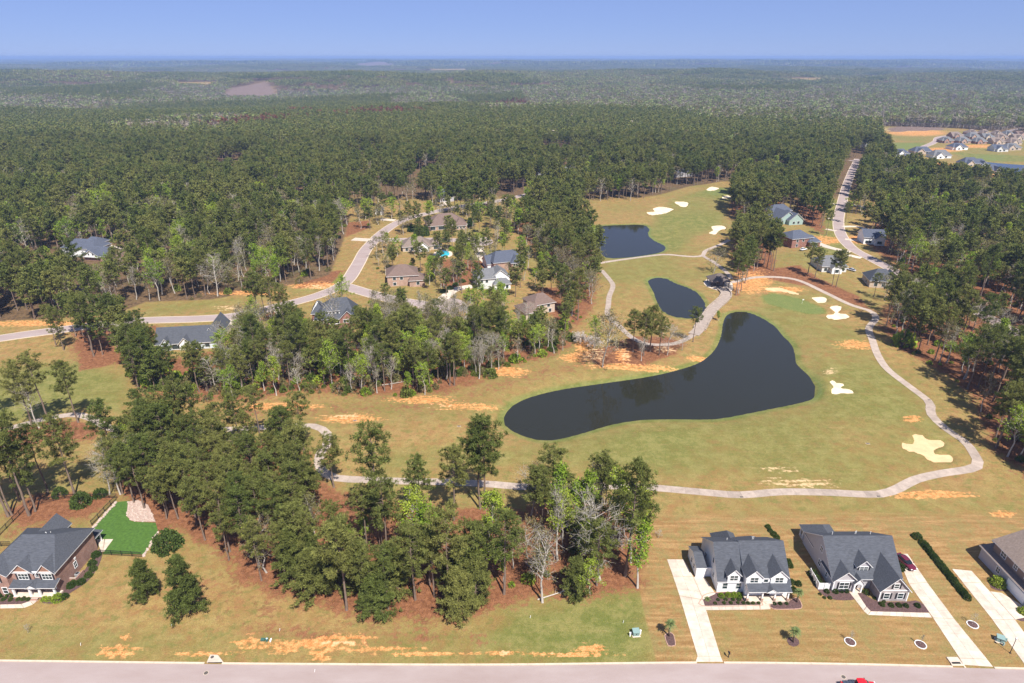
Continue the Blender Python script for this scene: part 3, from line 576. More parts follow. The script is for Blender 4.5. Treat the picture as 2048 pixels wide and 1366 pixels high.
def shed(h, x0, x1, y0, y1, z0, z1, roof, t=.14, ov=.2, name='porch_roof'):
    """single slope: z0 at the front y0, z1 at the back y1"""
    m = MB(); x0 -= ov; x1 += ov; y0 -= ov; v = [(x0, y0, z0), (x1, y0, z0), (x1, y1, z1), (x0, y1, z1)]; u = [(a, b, c + t) for a, b, c in v]
    m.poly(u, 0); m.poly(v[::-1], 1)
    for i in range(4): j = (i + 1) % 4; m.poly([v[i], v[j], u[j], u[i]], 1)
    return m.build(name, [roof, TRIM], h)
def bx(h, name, x0, x1, y0, y1, z0, z1, m, bevel=0): s = MB(); s.box(x0, x1, y0, y1, z0, z1); return s.build(name, m, h, bevel=bevel)
def window(h, side, c, z, w, ht, pos, cols=2, rows=2, shut=None, frame=None, name='window'):
    """side F B L R = wall facing -y +y -x +x at coordinate pos; c centre along the wall, z sill"""
    d = -1 if side in 'FL' else 1; f = .09
    def b(u0, u1, v0, v1, d0, d1):
        lo, hi = sorted((pos + d * d0, pos + d * d1))
        return (u0, u1, lo, hi, v0, v1) if side in 'FB' else (lo, hi, u0, u1, v0, v1)
    fr = MB(); u0, u1 = c - w / 2, c + w / 2
    for q in ((u0 - f, u1 + f, z - f, z, -.02, .07), (u0 - f, u1 + f, z + ht, z + ht + f, -.02, .07), (u0 - f, u0, z, z + ht, -.02, .07), (u1, u1 + f, z, z + ht, -.02, .07)): fr.box(*b(*q))
    mw = .07
    for i in range(1, cols): x = u0 + w * i / cols; fr.box(*b(x - mw / 2, x + mw / 2, z, z + ht, -.02, .06))
    for j in range(1, rows): y = z + ht * j / rows; fr.box(*b(u0, u1, y - mw / 2, y + mw / 2, -.02, .055))
    o = fr.build(name, frame or TRIM, h)
    for i in range(cols):
        for j in range(rows):
            p = MB(); p.box(*b(u0 + w * i / cols + mw / 2, u0 + w * (i + 1) / cols - mw / 2, z + ht * j / rows + mw / 2, z + ht * (j + 1) / rows - mw / 2, -.01, .03)); p.build('pane', GLASS, o)
    if shut:
        for sx in (u0 - f - .38, u1 + f + .02): s = MB(); s.box(*b(sx, sx + .36, z - .03, z + ht + .03, -.02, .06)); s.build('shutter', shut, o)
    return o
def far_window(h, side, c, z, w, ht, pos, frame=None):
    d = -1 if side in 'FL' else 1
    def b(u0, u1, v0, v1, d0, d1):
        lo, hi = sorted((pos + d * d0, pos + d * d1)); return (u0, u1, lo, hi, v0, v1) if side in 'FB' else (lo, hi, u0, u1, v0, v1)
    s = MB(); s.box(*b(c - w / 2 - .12, c + w / 2 + .12, z - .12, z + ht + .12, -.02, .06)); o = s.build('window', frame or TRIM, h)
    p = MB(); p.box(*b(c - w / 2, c + w / 2, z, z + ht, .0, .09)); p.build('pane', GLASS, o)
def vents(h, pts):
    for x, y, z in pts: s = MB(); s.tube([(x, y, z - .4), (x, y, z + .28)], .06, 8); s.build('vent_pipe', PVC, h)
FOOT = []            # footprints kept clear of trees: centre, radius
def house(name, label, x, y, z=0.0, rz=0.0, w=14, d=12, group=None):
    c = Matrix.Rotation(rz, 2) @ Vector((w / 2, d / 2)); FOOT.append((x + c.x, y + c.y, max(w, d) * .62)); return thing(name, label, 'house', (x, y, z), rz, group)

# ---- white two storey house
h = house('white_house', 'white house with three front dormers, dark roof and a columned porch', 41.0, 95.0, w=13.7, d=13)
wing(h, 0, 5.25, 1.3, 13, 0, 3.1, 8.2, 'x', wall=WHITE, roof=SLATE, rp=.43, ze1=3.6, ov=.3)
wing(h, 5.2, 13.7, .25, 13.02, 0, 3.1, 8.35, 'x', wall=WHITE, roof=SLATE, rp=.49, ze1=3.6, ov=.3)
for x0, x1, yf, zb, ze, zr, yb in ((1.7, 4.1, 1.02, 2.6, 4.75, 6.0, 5.0), (4.95, 8.0, -.02, 2.9, 5.25, 6.75, 5.5), (9.75, 12.95, -.02, 2.9, 5.25, 6.75, 5.5)):
    wing(h, x0, x1, yf, yb, zb, ze, zr, 'y', wall=WHITE, roof=SLATE, ov=.28)
    window(h, 'F', (x0 + x1) / 2, ze - 1.45, 1.5, 1.25, yf, 2, 2)
bx(h, 'wall', 8.15, 9.6, .15, 2.5, 3.0, 4.75, WHITE); shed(h, 8.1, 9.65, .1, 3.6, 4.75, 5.6, SLATE, ov=.1, name='dormer_roof'); window(h, 'F', 8.85, 3.75, .8, .75, .15, 1, 1)
window(h, 'F', 1.5, .9, .95, 1.45, 1.3, 1, 2); window(h, 'F', 4.2, .9, .95, 1.45, 1.3, 1, 2)
shed(h, 5.25, 13.35, -1.5, .25, 2.85, 3.6, SLATE); wing(h, 8.6, 10.7, -1.75, .2, 2.75, 2.9, 3.6, 'y', wall=WHITE, roof=SLATE, ov=.12, t=.1)
bx(h, 'porch_floor', 4.9, 13.5, -1.4, .25, -.05, .32, CONC); bx(h, 'step', 8.7, 10.6, -1.85, -1.4, -.05, .16, CONC)
for x in (5.2, 8.1, 10.55, 13.15):
    c = bx(h, 'column', x - .12, x + .12, -1.3, -1.06, .95, 2.85, TRIM); bx(h, 'column_base', x - .22, x + .22, -1.42, -.96, -.02, .96, BRICKT)
bx(h, 'front_door', 9.1, 10.1, .14, .27, .32, 2.5, DOORM); window(h, 'F', 6.4, 1.0, 1.5, 1.4, .25, 2, 2); window(h, 'F', 12.0, 1.0, 1.5, 1.4, .25, 2, 2)
wing(h, 2.6, 7.2, 9, 15.2, 0, 2.9, 5.4, 'y', (0, 2.2), WHITE, SLATE, .3); wing(h, 8.2, 11.8, 10.5, 14.2, 0, 2.7, 4.3, 'y', (0, 1.6), WHITE, SLATE, .3)
window(h, 'L', 5.2, 4.0, .8, 1.2, 0, 1, 2); window(h, 'L', 4.2, 1.2, .8, 1.2, 0, 1, 2); window(h, 'L', 9.6, 1.2, .9, 1.3, 0, 1, 2)
wing(h, -3.2, -1.25, 5.2, 11.4, 0, 2.55, 3.85, 'x', wall=WHITE, roof=SLATE, ov=.15); bx(h, 'garage_door', -3.0, -1.45, 5.12, 5.22, .03, 2.2, TRIM); window(h, 'L', 8.6, 1.0, .7, 1.1, -3.2, 1, 2); window(h, 'L', 6.8, 1.0, .7, 1.1, -3.2, 1, 2)
bx(h, 'screen_wall', -1.24, -.01, 5.5, 5.7, -.02, 2.3, WHITE); vents(h, [(8.6, 8.6, 7.4), (9.0, 8.9, 7.2), (3.4, 8.6, 7.1)])
# ---- grey house with the big front garage gable
h = house('grey_house', 'grey house with a large front garage gable and an arched white entry', 64.2, 96.5, w=13.6, d=15)
wing(h, 0, 13.6, .8, 14, 0, 2.95, 8.0, 'x', wall=GREYS, roof=SLATE, rp=.46, ze1=2.95, ov=.35)
wing(h, -.02, 4.5, 0, 5, 0, 2.9, 5.0, 'y', wall=GREYS, roof=SLATE, ov=.35); wing(h, 7.9, 13.5, -2.6, 6, 0, 2.9, 5.95, 'y', wall=STONEG, roof=SLATE, ov=.35)
wing(h, 5.0, 7.7, 1.7, 6.6, 3.0, 4.95, 6.3, 'y', wall=GREYS, roof=SLATE, ov=.3); wing(h, 3.85, 5.75, -.5, 2.0, 2.35, 2.5, 3.6, 'y', wall=TRIM, roof=SLATE, ov=.2, t=.1)
for x in (3.95, 5.45): bx(h, 'column', x, x + .24, -.45, -.1, -.02, 2.36, TRIM)
a = MB(); r = .62
for i in range(8):
    t0, t1 = math.pi * i / 8, math.pi * (i + 1) / 8; p = lambda t, rr: (4.82 + rr * math.cos(t), -.46, 1.72 + rr * math.sin(t) * .95)
    q = [p(t0, r), p(t0, .66 / max(abs(math.cos(t0)), abs(math.sin(t0)), .01) if 0 else .82), p(t1, .82), p(t1, r)]; a.poly(q); b_=[(x, y + .25, z) for x, y, z in q]; a.poly(b_[::-1]); a.poly([q[0],q[3],b_[3],b_[0]]); a.poly([q[2],q[1],b_[1],b_[2]])
a.build('arch', TRIM, h)
shed(h, 4.6, 7.85, .2, 2.0, 2.8, 4.0, SLATE, ov=.05); bx(h, 'front_door', 4.4, 5.4, .72, .82, .1, 2.2, DOORM); bx(h, 'step', 4.0, 5.7, -.5, .75, -.03, .12, CONC)
window(h, 'F', 2.15, .8, 1.8, 1.5, 0, 2, 2, SHUT); window(h, 'F', 6.35, 3.75, 1.6, 1.0, 1.7, 2, 2, SHUT)
window(h, 'F', 9.3, .75, 1.05, 1.35, -2.6, 1, 2, SHUT); window(h, 'F', 12.0, .75, 1.05, 1.35, -2.6, 1, 2, SHUT); window(h, 'F', 10.7, 3.35, .9, 1.15, -2.6, 1, 2, SHUT)
bx(h, 'belt_board', 7.86, 13.54, -2.66, -2.58, 2.75, 2.97, TRIM); bx(h, 'belt_board', 0.0, 4.5, -.06, .02, 2.72, 2.92, TRIM); bx(h, 'planter', .9, 3.4, -.32, -.04, .3, .55, SHUT)
for x0 in (.0, 4.35): bx(h, 'corner_board', x0 - .04, x0 + .16, -.05, .02, 0, 2.72, TRIM)
for x0 in (7.86, 13.34): bx(h, 'corner_board', x0, x0 + .2, -2.65, -2.56, 0, 2.75, TRIM)
window(h, 'L', 6.6, 4.3, 1.0, 1.2, 0, 2, 2); window(h, 'L', 6.2, 1.0, 1.0, 1.3, 0, 2, 2); window(h, 'L', 3.0, 1.0, .6, 1.1, 0, 1, 2)
wing(h, .2, 6.4, 9.8, 16.6, 2.4, 2.75, 4.9, 'y', (0, 2.6), TRIM, SLATE, .3); bx(h, 'porch_floor', .2, 6.4, 14, 16.6, -.05, .25, CONC)
for x, y in ((.35, 16.4), (.35, 15.2), (6.2, 16.4), (3.3, 16.4)): bx(h, 'column', x - .12, x + .12, y - .12, y + .12, .25, 2.45, TRIM)
vents(h, [(7.6, 9.0, 7.2), (8.0, 9.3, 7.05), (2.6, 8.6, 7.4), (10.8, 9.0, 7.2)])
bx(h, 'garage_door', 13.48, 13.6, -1.4, 3.4, .03, 2.3, TRIM)
f = thing('screen_fence', 'small white vinyl fence at the left corner of the grey house', 'fence', (61.6, 97.0, 0))
for i in range(4): bx(f, 'panel', .05, .12, i * 1.0 + .06, i * 1.0 + .94, .05, 1.65, TRIM)
for i in range(2): bx(f, 'panel', .12 + i * 1.05 + .05, .12 + i * 1.05 + 1.0, -.04, .03, .05, 1.65, TRIM)
for x, y in ((.08, 0), (.08, 2.0), (.08, 4.0), (2.2, 0)): bx(f, 'post', x - .07, x + .07, y - .07, y + .07, -.02, 1.75, TRIM)
# ---- brick house at the left edge
h = house('brick_house', 'two storey brick house at the left edge with gabled front and white columns', -104.0, 96.4, w=13.8, d=12.2)
wing(h, 0, 13.7, 0, 12.2, 0, 5.5, 9.3, 'x', (4.6, 2.6), BRICK, SLATE, .45, rp=.48)
for x0, x1, yf in ((-.2, 4.9, -1.2), (5.5, 9.4, -.3), (10.6, 13.72, -.32)):
    wing(h, x0, x1, yf, 4, 0 if yf < -1 else 3.0, 5.45, 7.3, 'y', wall=BRICK, roof=SLATE, ov=.35)
    window(h, 'F', (x0 + x1) / 2, 3.6, 1.9, 1.35, yf, 3, 2, SHUT)
    s = MB(); xm = (x0 + x1) / 2; s.poly([(x0 + .25, yf - .03, 5.5), (x1 - .25, yf - .03, 5.5), (xm, yf - .03, 7.1)]); s.build('gable_panel', mat('rust_shake', (.30, .16, .11), .9, .3, 3), h)
bx(h, 'belt_board', 5.4, 13.8, -.4, -.28, 5.4, 5.55, TRIM); window(h, 'F', 1.6, .8, 1.0, 1.5, -1.2, 2, 2, SHUT); window(h, 'F', 3.7, .8, .9, 1.5, -1.2, 1, 2)
window(h, 'F', 10.0, 3.9, .8, .9, 0, 1, 2); shed(h, 5.3, 14.2, -1.9, .05, 2.75, 3.45, SLATE, ov=.1); wing(h, 8.7, 10.7, -2.05, .0, 2.7, 2.8, 3.45, 'y', wall=TRIM, roof=SLATE, ov=.12, t=.1)
bx(h, 'porch_floor', 5.2, 14.0, -1.75, .05, -.1, .35, CONC); bx(h, 'porch_wall', 5.15, 14.05, -1.82, -1.75, -.1, .33, BRICK)
for x in (5.5, 8.7, 10.6, 13.6): bx(h, 'column', x - .16, x + .16, -1.6, -1.28, .35, 2.78, TRIM)
for i in range(3): bx(h, 'step', 8.95, 10.3, -2.75 + i * .31, -1.83, -.02, .12 + i * .09, BRICK)
bx(h, 'front_door', 9.2, 10.2, -.1, .02, .35, 2.5, DOORM); window(h, 'F', 7.0, .9, 1.7, 1.5, 0, 2, 2); window(h, 'F', 12.0, .9, 1.7, 1.5, 0, 2, 2)
window(h, 'R', 5.2, 1.5, .8, 1.4, 13.7, 2, 2); bx(h, 'wall_vent', 13.68, 13.78, 5.3, 5.8, 3.3, 3.7, TRIM)
wing(h, 3.0, 7.6, 9, 14.2, 0, 5.3, 7.6, 'y', wall=BRICK, roof=SLATE, ov=.35); wing(h, 8.4, 13.2, 11.5, 15.0, 2.4, 2.7, 4.7, 'y', (0, 2.0), TRIM, SLATE, .35)
for x in (8.6, 13.0): bx(h, 'column', x - .12, x + .12, 14.6, 14.84, -.05, 2.7, TRIM)
bx(h, 'screen_wall', 13.72, 15.0, 2.6, 2.85, -.02, .95, BRICK); bx(h, 'screen_wall', 14.8, 15.0, 2.86, 5.2, -.02, .75, BRICK); vents(h, [(8.0, 7.4, 8.5), (8.5, 7.0, 8.7), (8.8, 7.7, 8.3), (11.6, 3.6, 6.9), (12.2, 6.2, 6.9), (12.0, 5.2, 7.2)])
a = thing('air_conditioner', 'grey air conditioning unit beside the brick house wall', 'air unit', (-89.7, 100.6, 0)); bx(a, 'casing', -.4, .4, -.4, .4, -.01, .8, mat('unit_metal', (.30, .31, .31), .5, .1, 3), .04); s = MB(); s.tube([(0, 0, .8), (0, 0, .84)], .32, 14); s.build('fan_grille', METAL, a)
# ---- brown house at the right edge
h = house('brown_house', 'brown sided house cut by the right edge with a garage on its left side', 100.0, 91.0, w=13, d=15)
wing(h, 0, 13, 0, 15.0, 0, 2.95, 4.3, 'y', wall=GREYS, roof=TANR, ov=.4); wing(h, 1.1, 12, .2, 13.6, 3.0, 5.7, 8.2, 'y', wall=BROWNS, roof=TANR, ov=.5)
window(h, 'L', 10.8, 3.9, 1.3, 1.2, 1.1, 2, 2); window(h, 'L', 7.4, 4.0, .9, 1.1, 1.1, 2, 2); window(h, 'L', 4.4, 4.0, .9, 1.1, 1.1, 1, 2); window(h, 'L', 9.6, 1.0, 1.0, 1.2, 0, 2, 2)
bx(h, 'garage_door', -.1, 0.02, 2.0, 6.8, .03, 2.3, WHITE); wing(h, 4, 9, 14, 17, 0, 2.7, 4.6, 'y', (0, 1.5), GREYS, SLATE, .3)

# ---- houses in the middle distance: photo positions of the two front wall feet, then wings in metres
def mid(label, l, r, depth, wings, wins=(), name='house', cols=()):
    a, b = gnd(*l), gnd(*r); w = math.hypot(b[0] - a[0], b[1] - a[1]); rz = math.atan2(b[1] - a[1], b[0] - a[0]); z = min(hz(*a), hz(*b)) - .15
    h = house(name, label, a[0], a[1], z, rz, w, depth)
    for q in wings: wing(h, q[0] * w, q[1] * w, *q[2:6], q[6], q[7], q[8], q[9], q[10], q[11] if len(q) > 11 else .5)
    for side, c, zz, ww, hh, pos in wins: far_window(h, side, c * w if side in 'FB' else c, zz, ww, hh, pos * w if side in 'LR' else pos)
    for x, y, zt in cols: bx(h, 'column', x * w - .15, x * w + .15, y - .15, y + .15, -.2, zt, TRIM)
    return h
n0 = (0, 0)
mid('long low ranch house with grey roof below the left street', (313,700), (434,693), 13, [(0,1,0,11,0,3.1,7.2,'x',n0,BLUEW,SLATE),(.10,.26,-.6,6,0,3.0,5.0,'y',n0,BLUEW,SLATE),(.40,.60,-.8,6,0,3.0,5.2,'y',n0,WHITE,SLATE),(.74,.99,4,20,0,3.1,6.6,'y',n0,BLUEW,SLATE)],
    [('F',.18,.9,1.2,1.4,-.6),('F',.45,.9,.9,1.4,-.8),('F',.50,.9,.9,1.4,-.8),('F',.55,.9,.9,1.4,-.8),('F',.33,.7,2.6,1.8,0),('F',.70,.9,1.6,1.4,0),('F',.85,.9,1.6,1.4,0)])
mid('large white house with dark roofs far left among the pines', (122,514), (226,520), 16, [(0,.62,2,14,0,5.2,8.6,'x',(4,4),WHITE,NAVYR),(.30,.55,6,16,4,6.6,9.2,'x',(2,2),WHITE,NAVYR),(.55,1,-3,9,0,3.2,6.5,'x',n0,BRICK,NAVYR),(.58,.86,-4,3,2.5,3.4,6.2,'y',n0,WHITE,NAVYR)],
    [('F',.08,1,1.2,1.6,2),('F',.16,1,1.2,1.6,2),('F',.26,3.4,1.2,1.4,2),('F',.08,3.4,1.2,1.4,2),('F',.40,1,1.6,1.6,2),('F',.68,3.7,.8,1,-4),('F',.76,3.7,.8,1,-4),('L',5,1,1.4,1.6,0),('L',9,1,1.4,1.6,0)])
h = mid('brick house with a steep dark roof and a wide dormer', (632,660), (712,655), 15, [(0,1,0,14,0,5.0,10.8,'x',(6.5,3),BRICKD,SLATE),(.62,1.02,-.6,8,0,4.8,7.8,'y',n0,BRICKD,SLATE),(-.12,.2,7,15,0,5.0,8.5,'x',(3,3),BRICKD,SLATE)],
    [('F',.08,3.1,1.0,1.3,0),('F',.17,3.1,1.0,1.3,0),('F',.28,3.1,1.0,1.3,0),('F',.74,3.1,.9,1.3,-.6),('F',.82,3.1,.9,1.3,-.6),('F',.90,3.1,.9,1.3,-.6)])
bx(h, 'dormer_wall', 5.2, 9.6, 1.4, 5, 5.8, 7.5, WHITE); shed(h, 5.1, 9.7, 1.2, 5.4, 7.5, 8.9, SLATE, name='dormer_roof'); [window(h, 'F', 6.0 + i * 1.4, 6.2, 1.0, .9, 1.4, 1, 1) for i in range(3)]
bx(h, 'porch_shade_panel', 5.6, 9.4, -.12, .02, 2.9, 4.7, DARK); [bx(h, 'column', x, x + .25, -.25, -.1, 2.6, 4.9, TRIM) for x in (5.4, 7.4, 9.3)]; bx(h, 'porch_rail', 5.4, 9.5, -.26, -.12, 2.5, 2.75, TRIM)  # solid dark panel: the shade inside the porch is put into its colour
mid('brown roofed brick house left of the mulched slope', (776,575), (846,571), 13, [(0,.86,0,12,0,5.4,8.8,'x',(5,5),BRICKT,BROWNR),(.62,1.06,-2,7,0,3.4,5.6,'x',(2,3),BRICKT,BROWNR)], [('F',.86,1.2,1.4,1.6,-2),('F',.2,3.4,1.4,1.4,0),('F',.4,3.4,1.4,1.4,0),('F',.2,.8,1.4,1.4,0)])
mid('wide tan brick house with a brown hip roof above the turning circle', (857,461), (934,456), 17, [(0,1,0,16,0,3.2,8.6,'x',(8,8),BRICKT,BROWNR),(.66,.96,-2.5,8,0,3.1,6.0,'y',(3,0),BRICKT,BROWNR)], [('F',.74,1,1.1,1.3,-2.5),('F',.82,1,1.1,1.3,-2.5),('F',.90,1,1.1,1.3,-2.5),('F',.12,.6,3,2.1,0),('F',.36,.6,5,2.2,0)])
mid('tan roofed house beside the turquoise pool', (806,505), (884,501), 13, [(0,.72,0,12,0,3.2,7.0,'x',(5,5),BEIGE,TANR),(.38,.66,-2,6,0,3.1,5.6,'y',n0,WHITE,TANR),(.72,1.0,2,11,0,3.0,6.0,'x',(3,3),BEIGE,TANR)], [('F',.1,.8,1.4,1.5,0),('F',.24,.8,1.4,1.5,0),('F',.52,.8,1.8,1.5,-2),('F',.86,.5,2.8,2,2)])
mid('brick house with a blue grey roof below the upper turning circle', (988,541), (1046,535), 14, [(0,1,0,13,0,4.6,8.4,'x',(3,2.5),BRICKT,NAVYR),(-.16,.3,3,12,0,3.4,6.4,'x',n0,WHITE,NAVYR),(.55,.98,-2.5,6,0,4.4,6.9,'y',(2.5,0),BRICKT,NAVYR)], [('F',.64,2.6,.8,1.2,-2.5),('F',.72,2.6,.8,1.2,-2.5),('F',.80,2.6,.8,1.2,-2.5),('F',.88,2.6,.8,1.2,-2.5),('L',6,1,1.2,1.4,-.16)])
mid('white house with light grey gabled roofs in the middle of the court', (954,579), (1020,574), 13, [(0,.55,0,12,0,5.2,8.2,'x',(4,0),PALE,GREYR),(.45,1,1,12,0,5.2,8.6,'y',(0,3),WHITE,GREYR),(.5,.98,-2.5,4,0,3.0,4.6,'x',(1.5,1.5),WHITE,GREYR)], [('F',.62,.7,1.2,1.6,-2.5),('F',.74,.7,1.2,1.6,-2.5),('F',.88,.7,1.2,1.6,-2.5),('F',.15,3.3,1.2,1.4,0),('F',.3,3.3,1.2,1.4,0),('F',.72,3.6,1.6,1.3,1)])
mid('tan house with two brown hip roofs behind bare trees', (1050,636), (1114,624), 13, [(.35,1,2,12,0,4.8,7.6,'x',(4,3),BEIGE,BROWNR),(0,.5,-1,9,0,3.2,5.8,'x',(3,3),BEIGE,BROWNR)], [('F',.6,3,1.3,1.3,2),('F',.8,3,1.3,1.3,2),('F',.15,.7,1.3,1.5,-1),('F',.32,.7,2.2,1.9,-1),('F',.85,.6,1.3,1.5,2)])
mid('red brick house with a dark hip roof by the right street', (1582,497), (1634,492), 13, [(0,.78,0,12,0,5.6,8.6,'x',(4.5,4.5),BRICKD,NAVYR),(.6,1,-2,8,0,3.4,6.0,'x',(2.5,2.5),BRICKD,NAVYR)], [('F',.2,3.6,1.3,1.3,0),('F',.42,3.6,1.3,1.3,0),('F',.2,.9,1.3,1.5,0),('F',.8,.4,3.0,2.2,-2)])
mid('stone house with pale green front gables among the right hand pines', (1558,448), (1604,445), 15, [(0,.72,0,13,0,3.6,8.0,'y',n0,TEAL,NAVYR),(.3,.9,-3,8,0,3.4,7.4,'y',n0,TEAL,NAVYR),(.1,1.0,12,20,0,6.2,9.4,'x',(4,4),WHITE,NAVYR)], [('F',.5,.8,1.6,1.6,-3),('F',.7,.8,1.6,1.6,-3),('F',.12,.8,1.4,1.6,0),('F',.8,4,1.4,1.2,12)])
mid('dark roofed house at the bend of the right street', (1738,573), (1800,577), 13, [(0,.8,0,12,0,3.6,7.6,'x',(4,3),BEIGE,SLATE),(.6,1,-2,10,0,3.4,6.4,'y',(3,0),BEIGE,SLATE)], [('F',.2,.9,1.5,1.6,0),('F',.45,.9,1.5,1.6,0),('L',5,.9,1.4,1.5,0)])
mid('house with a grey roof half hidden by two yard pines', (1643,543), (1692,543), 14, [(0,1,0,13,0,3.3,6.8,'x',(3,3),PALE,GREYR),(.3,.7,-3,5,0,3.2,5.6,'y',n0,WHITE,GREYR)], [('F',.15,.8,1.5,1.5,0),('F',.5,.8,1.8,1.6,-3),('F',.85,.8,1.5,1.5,0)])
mid('white house with a dark roof behind the pines right of the street', (1726,488), (1768,490), 13, [(0,1,0,12,0,4.4,7.6,'x',n0,WHITE,NAVYR),(.5,.95,-2,7,0,4.2,6.6,'y',n0,WHITE,NAVYR)], [('F',.15,.9,1.4,1.5,0),('F',.3,.9,1.4,1.5,0),('F',.7,1,2.4,1.7,-2)])
mid('long brown roofed house deep in the left woods', (268,466), (342,463), 13, [(0,1,0,12,0,3.3,7.2,'x',(4,4),BEIGE,TANR)], [('F',.2,.9,1.5,1.5,0),('F',.5,.9,1.5,1.5,0),('F',.8,.9,1.5,1.5,0)])
mid('small white gabled garage beside the upper left street', (751,430), (764,430), 8, [(0,1,0,7,0,3.2,5.6,'y',n0,WHITE,GREYR)], [('F',.5,.2,2.4,2.2,0)])
mid('dark grey house behind tall trunks above the tan brick house', (880,405), (908,403), 12, [(0,1,0,11,0,5.0,8.4,'x',(3,3),GREYS,NAVYR)], [('F',.25,.9,1.3,1.5,0),('F',.7,3.2,1.3,1.3,0)])
mid('white house with two sharp front gables in the upper woods', (1080,367), (1108,366), 13, [(0,1,2,12,0,4.6,8.0,'x',n0,WHITE,GREYR),(0,.48,0,8,0,4.4,8.2,'y',n0,WHITE,GREYR),(.52,1,-.5,8,0,4.4,7.6,'y',n0,WHITE,GREYR)], [('F',.24,1,1.6,1.6,0),('F',.76,1,1.6,1.6,-.5),('F',.24,4.6,1.2,1.2,0)])
mid('long grey roofed house in the upper woods', (1122,353), (1170,350), 14, [(0,1,0,13,0,3.6,7.6,'x',(4,2),PALE,GREYR),(.55,.85,-2,6,0,3.4,6.2,'y',n0,WHITE,GREYR)], [('F',.2,.9,1.5,1.6,0),('F',.7,.9,2,1.6,-2)])
mid('low grey roofed house beside the upper road', (1158,388), (1194,386), 12, [(0,1,0,12,0,3.3,6.6,'x',(4,4),BEIGE,GREYR)], [('F',.3,.8,1.5,1.5,0),('F',.7,.8,1.5,1.5,0)])
mid('pale two gabled house in the trees above the far green', (1286,331), (1320,329), 13, [(0,1,0,12,0,5,8.6,'x',(3,3),PALE,GREYR),(.55,.95,-2,6,0,5,8,'y',n0,WHITE,GREYR)], [('F',.2,3,1.6,1.5,0),('F',.75,3,1.8,1.6,-2)])
mid('grey house hidden in the trees left of the far green', (1350,354), (1394,351), 13, [(0,1,0,12,0,4.4,8.0,'x',(3,3),GREYS,NAVYR)], [('F',.3,1,1.6,1.5,0),('F',.7,1,1.6,1.5,0)])
mid('white house far up the wooded ridge', (1583,290), (1604,289), 13, [(0,1,0,12,0,5.2,8.8,'x',n0,WHITE,NAVYR)], [('F',.3,1,1.8,1.6,0)])
mid('white gabled house at the near corner of the far subdivision', (1728,295), (1754,292), 13, [(0,1,0,12,0,4,8.0,'x',n0,WHITE,GREYR)], [('F',.5,1,2,1.6,0)])
# ---- far subdivision, each house on its own
random.seed(11); walls = (BEIGE, BRICKT, PALE, BRICK, WHITE); roofs = (TANR, BROWNR, GREYR, NAVYR)
SPOT = [('second white house from the left in the near row of the far subdivision', 1792,313,26,3,4), ('dark roofed house in the near row of the far subdivision', 1828,309,36,3,0), ('grey roofed house with white porch in the near row of the far subdivision', 1866,317,36,2,4), ('white garage below the near row of the far subdivision', 1813,325,22,3,4), ('dark hipped house left of the lake', 1928,331,34,3,0), ('dark house near the lake shore', 1958,330,20,3,2), ('small house by the trees at the lake', 1984,347,20,3,4),
        ('dark roofed house in the lawn of the far subdivision', 1905,300,30,3,4), ('dark house right of the lawn in the far subdivision', 1988,303,28,3,2), ('grey roofed house right of the dark one on the lawn', 2012,300,30,2,0)]
word = ('first', 'second', 'third', 'fourth', 'fifth', 'sixth', 'seventh', 'eighth', 'ninth', 'tenth', 'eleventh', 'twelfth')
for row, (yy, x0, st, nn, rw) in enumerate(((285, 1884, 34, 5, 'nearest'), (275, 1905, 31, 5, 'middle'), (267, 1940, 24, 5, 'back'))):
    for i in range(nn): SPOT.append((f'{word[i]} roof from the left in the {rw} brown row of the far subdivision', x0 + i * st + random.uniform(-3, 3), yy + i * .9, st * .70, random.choice((0, 0, 1, 0, 2)), random.choice((0, 1, 0, 3))))
for lab, x, y, wpx, ri, wi in SPOT:
    mid(lab, (x, y), (x + wpx, y + random.uniform(-.3, .3)), 14, [(0,1,0,13,0,3.4,random.uniform(7,8.2),'x',(random.choice((0,4,4.5)),4.2),walls[wi],roofs[ri]),(.1,.5,-3,6,0,3.3,6.4,'y',(0,0),walls[wi],roofs[ri])], [('F',.3,.9,2.0,1.6,-3),('F',.7,.9,2.2,1.6,0)])
for i, (x, y, w) in enumerate(((1226,174,10),(1246,174,8),(1262,173,16),(994,115.8,14))):
    a = gnd(x, y); L_ = gnd(x + w, y)[0] - a[0]; z = hz(*a); h = thing('long_shed', ('small white shed left of two others in the far woods', 'middle one of three white sheds in the far woods', 'longest of three white sheds in the far woods', 'white building on the horizon')[i], 'shed', (a[0], a[1], z)); wing(h, 0, L_, 0, 25, -2, 5 if i < 3 else 30, 7 if i < 3 else 45, 'x', n0, WHITE, TRIM); FOOT.append((a[0] + L_ / 2, a[1], L_ * .8))
# ---- pavilion on the golf course
px, py = gnd(1423, 573); p2 = gnd(1458, 573); L_ = p2[0] - px; zz = z = hz(px + 4, py + 4) + .02
h = thing('pavilion', 'open timber pavilion with a dark hip roof between the ponds', 'pavilion', (px, py, zz)); FOOT.append((px + L_ / 2, py + 4, 9))
wing(h, 0, L_, 0, 7.5, 3.0, 3.2, 5.6, 'x', (3.4, 3.4), None, shingle('weathered_shingle', (.13, .105, .095)), .7, trim=DOORM)
TIM = mat('dark_timber', (.055, .04, .032), .7, .2, 3)
for i in range(4):
    for y in (.1, 7.4): bx(h, 'post', i * (L_ - .3) / 3, i * (L_ - .3) / 3 + .3, y - .15, y + .15, -.3, 3.15, TIM)
bx(h, 'beam', -.05, L_ + .05, -.06, .26, 2.86, 3.16, TIM); bx(h, 'counter', 3.2, L_ - 3.2, 3, 4.2, -.1, 1.1, STONE); bx(h, 'floor', -.2, L_ + .2, -.2, 7.7, -.3, .12, CONC)
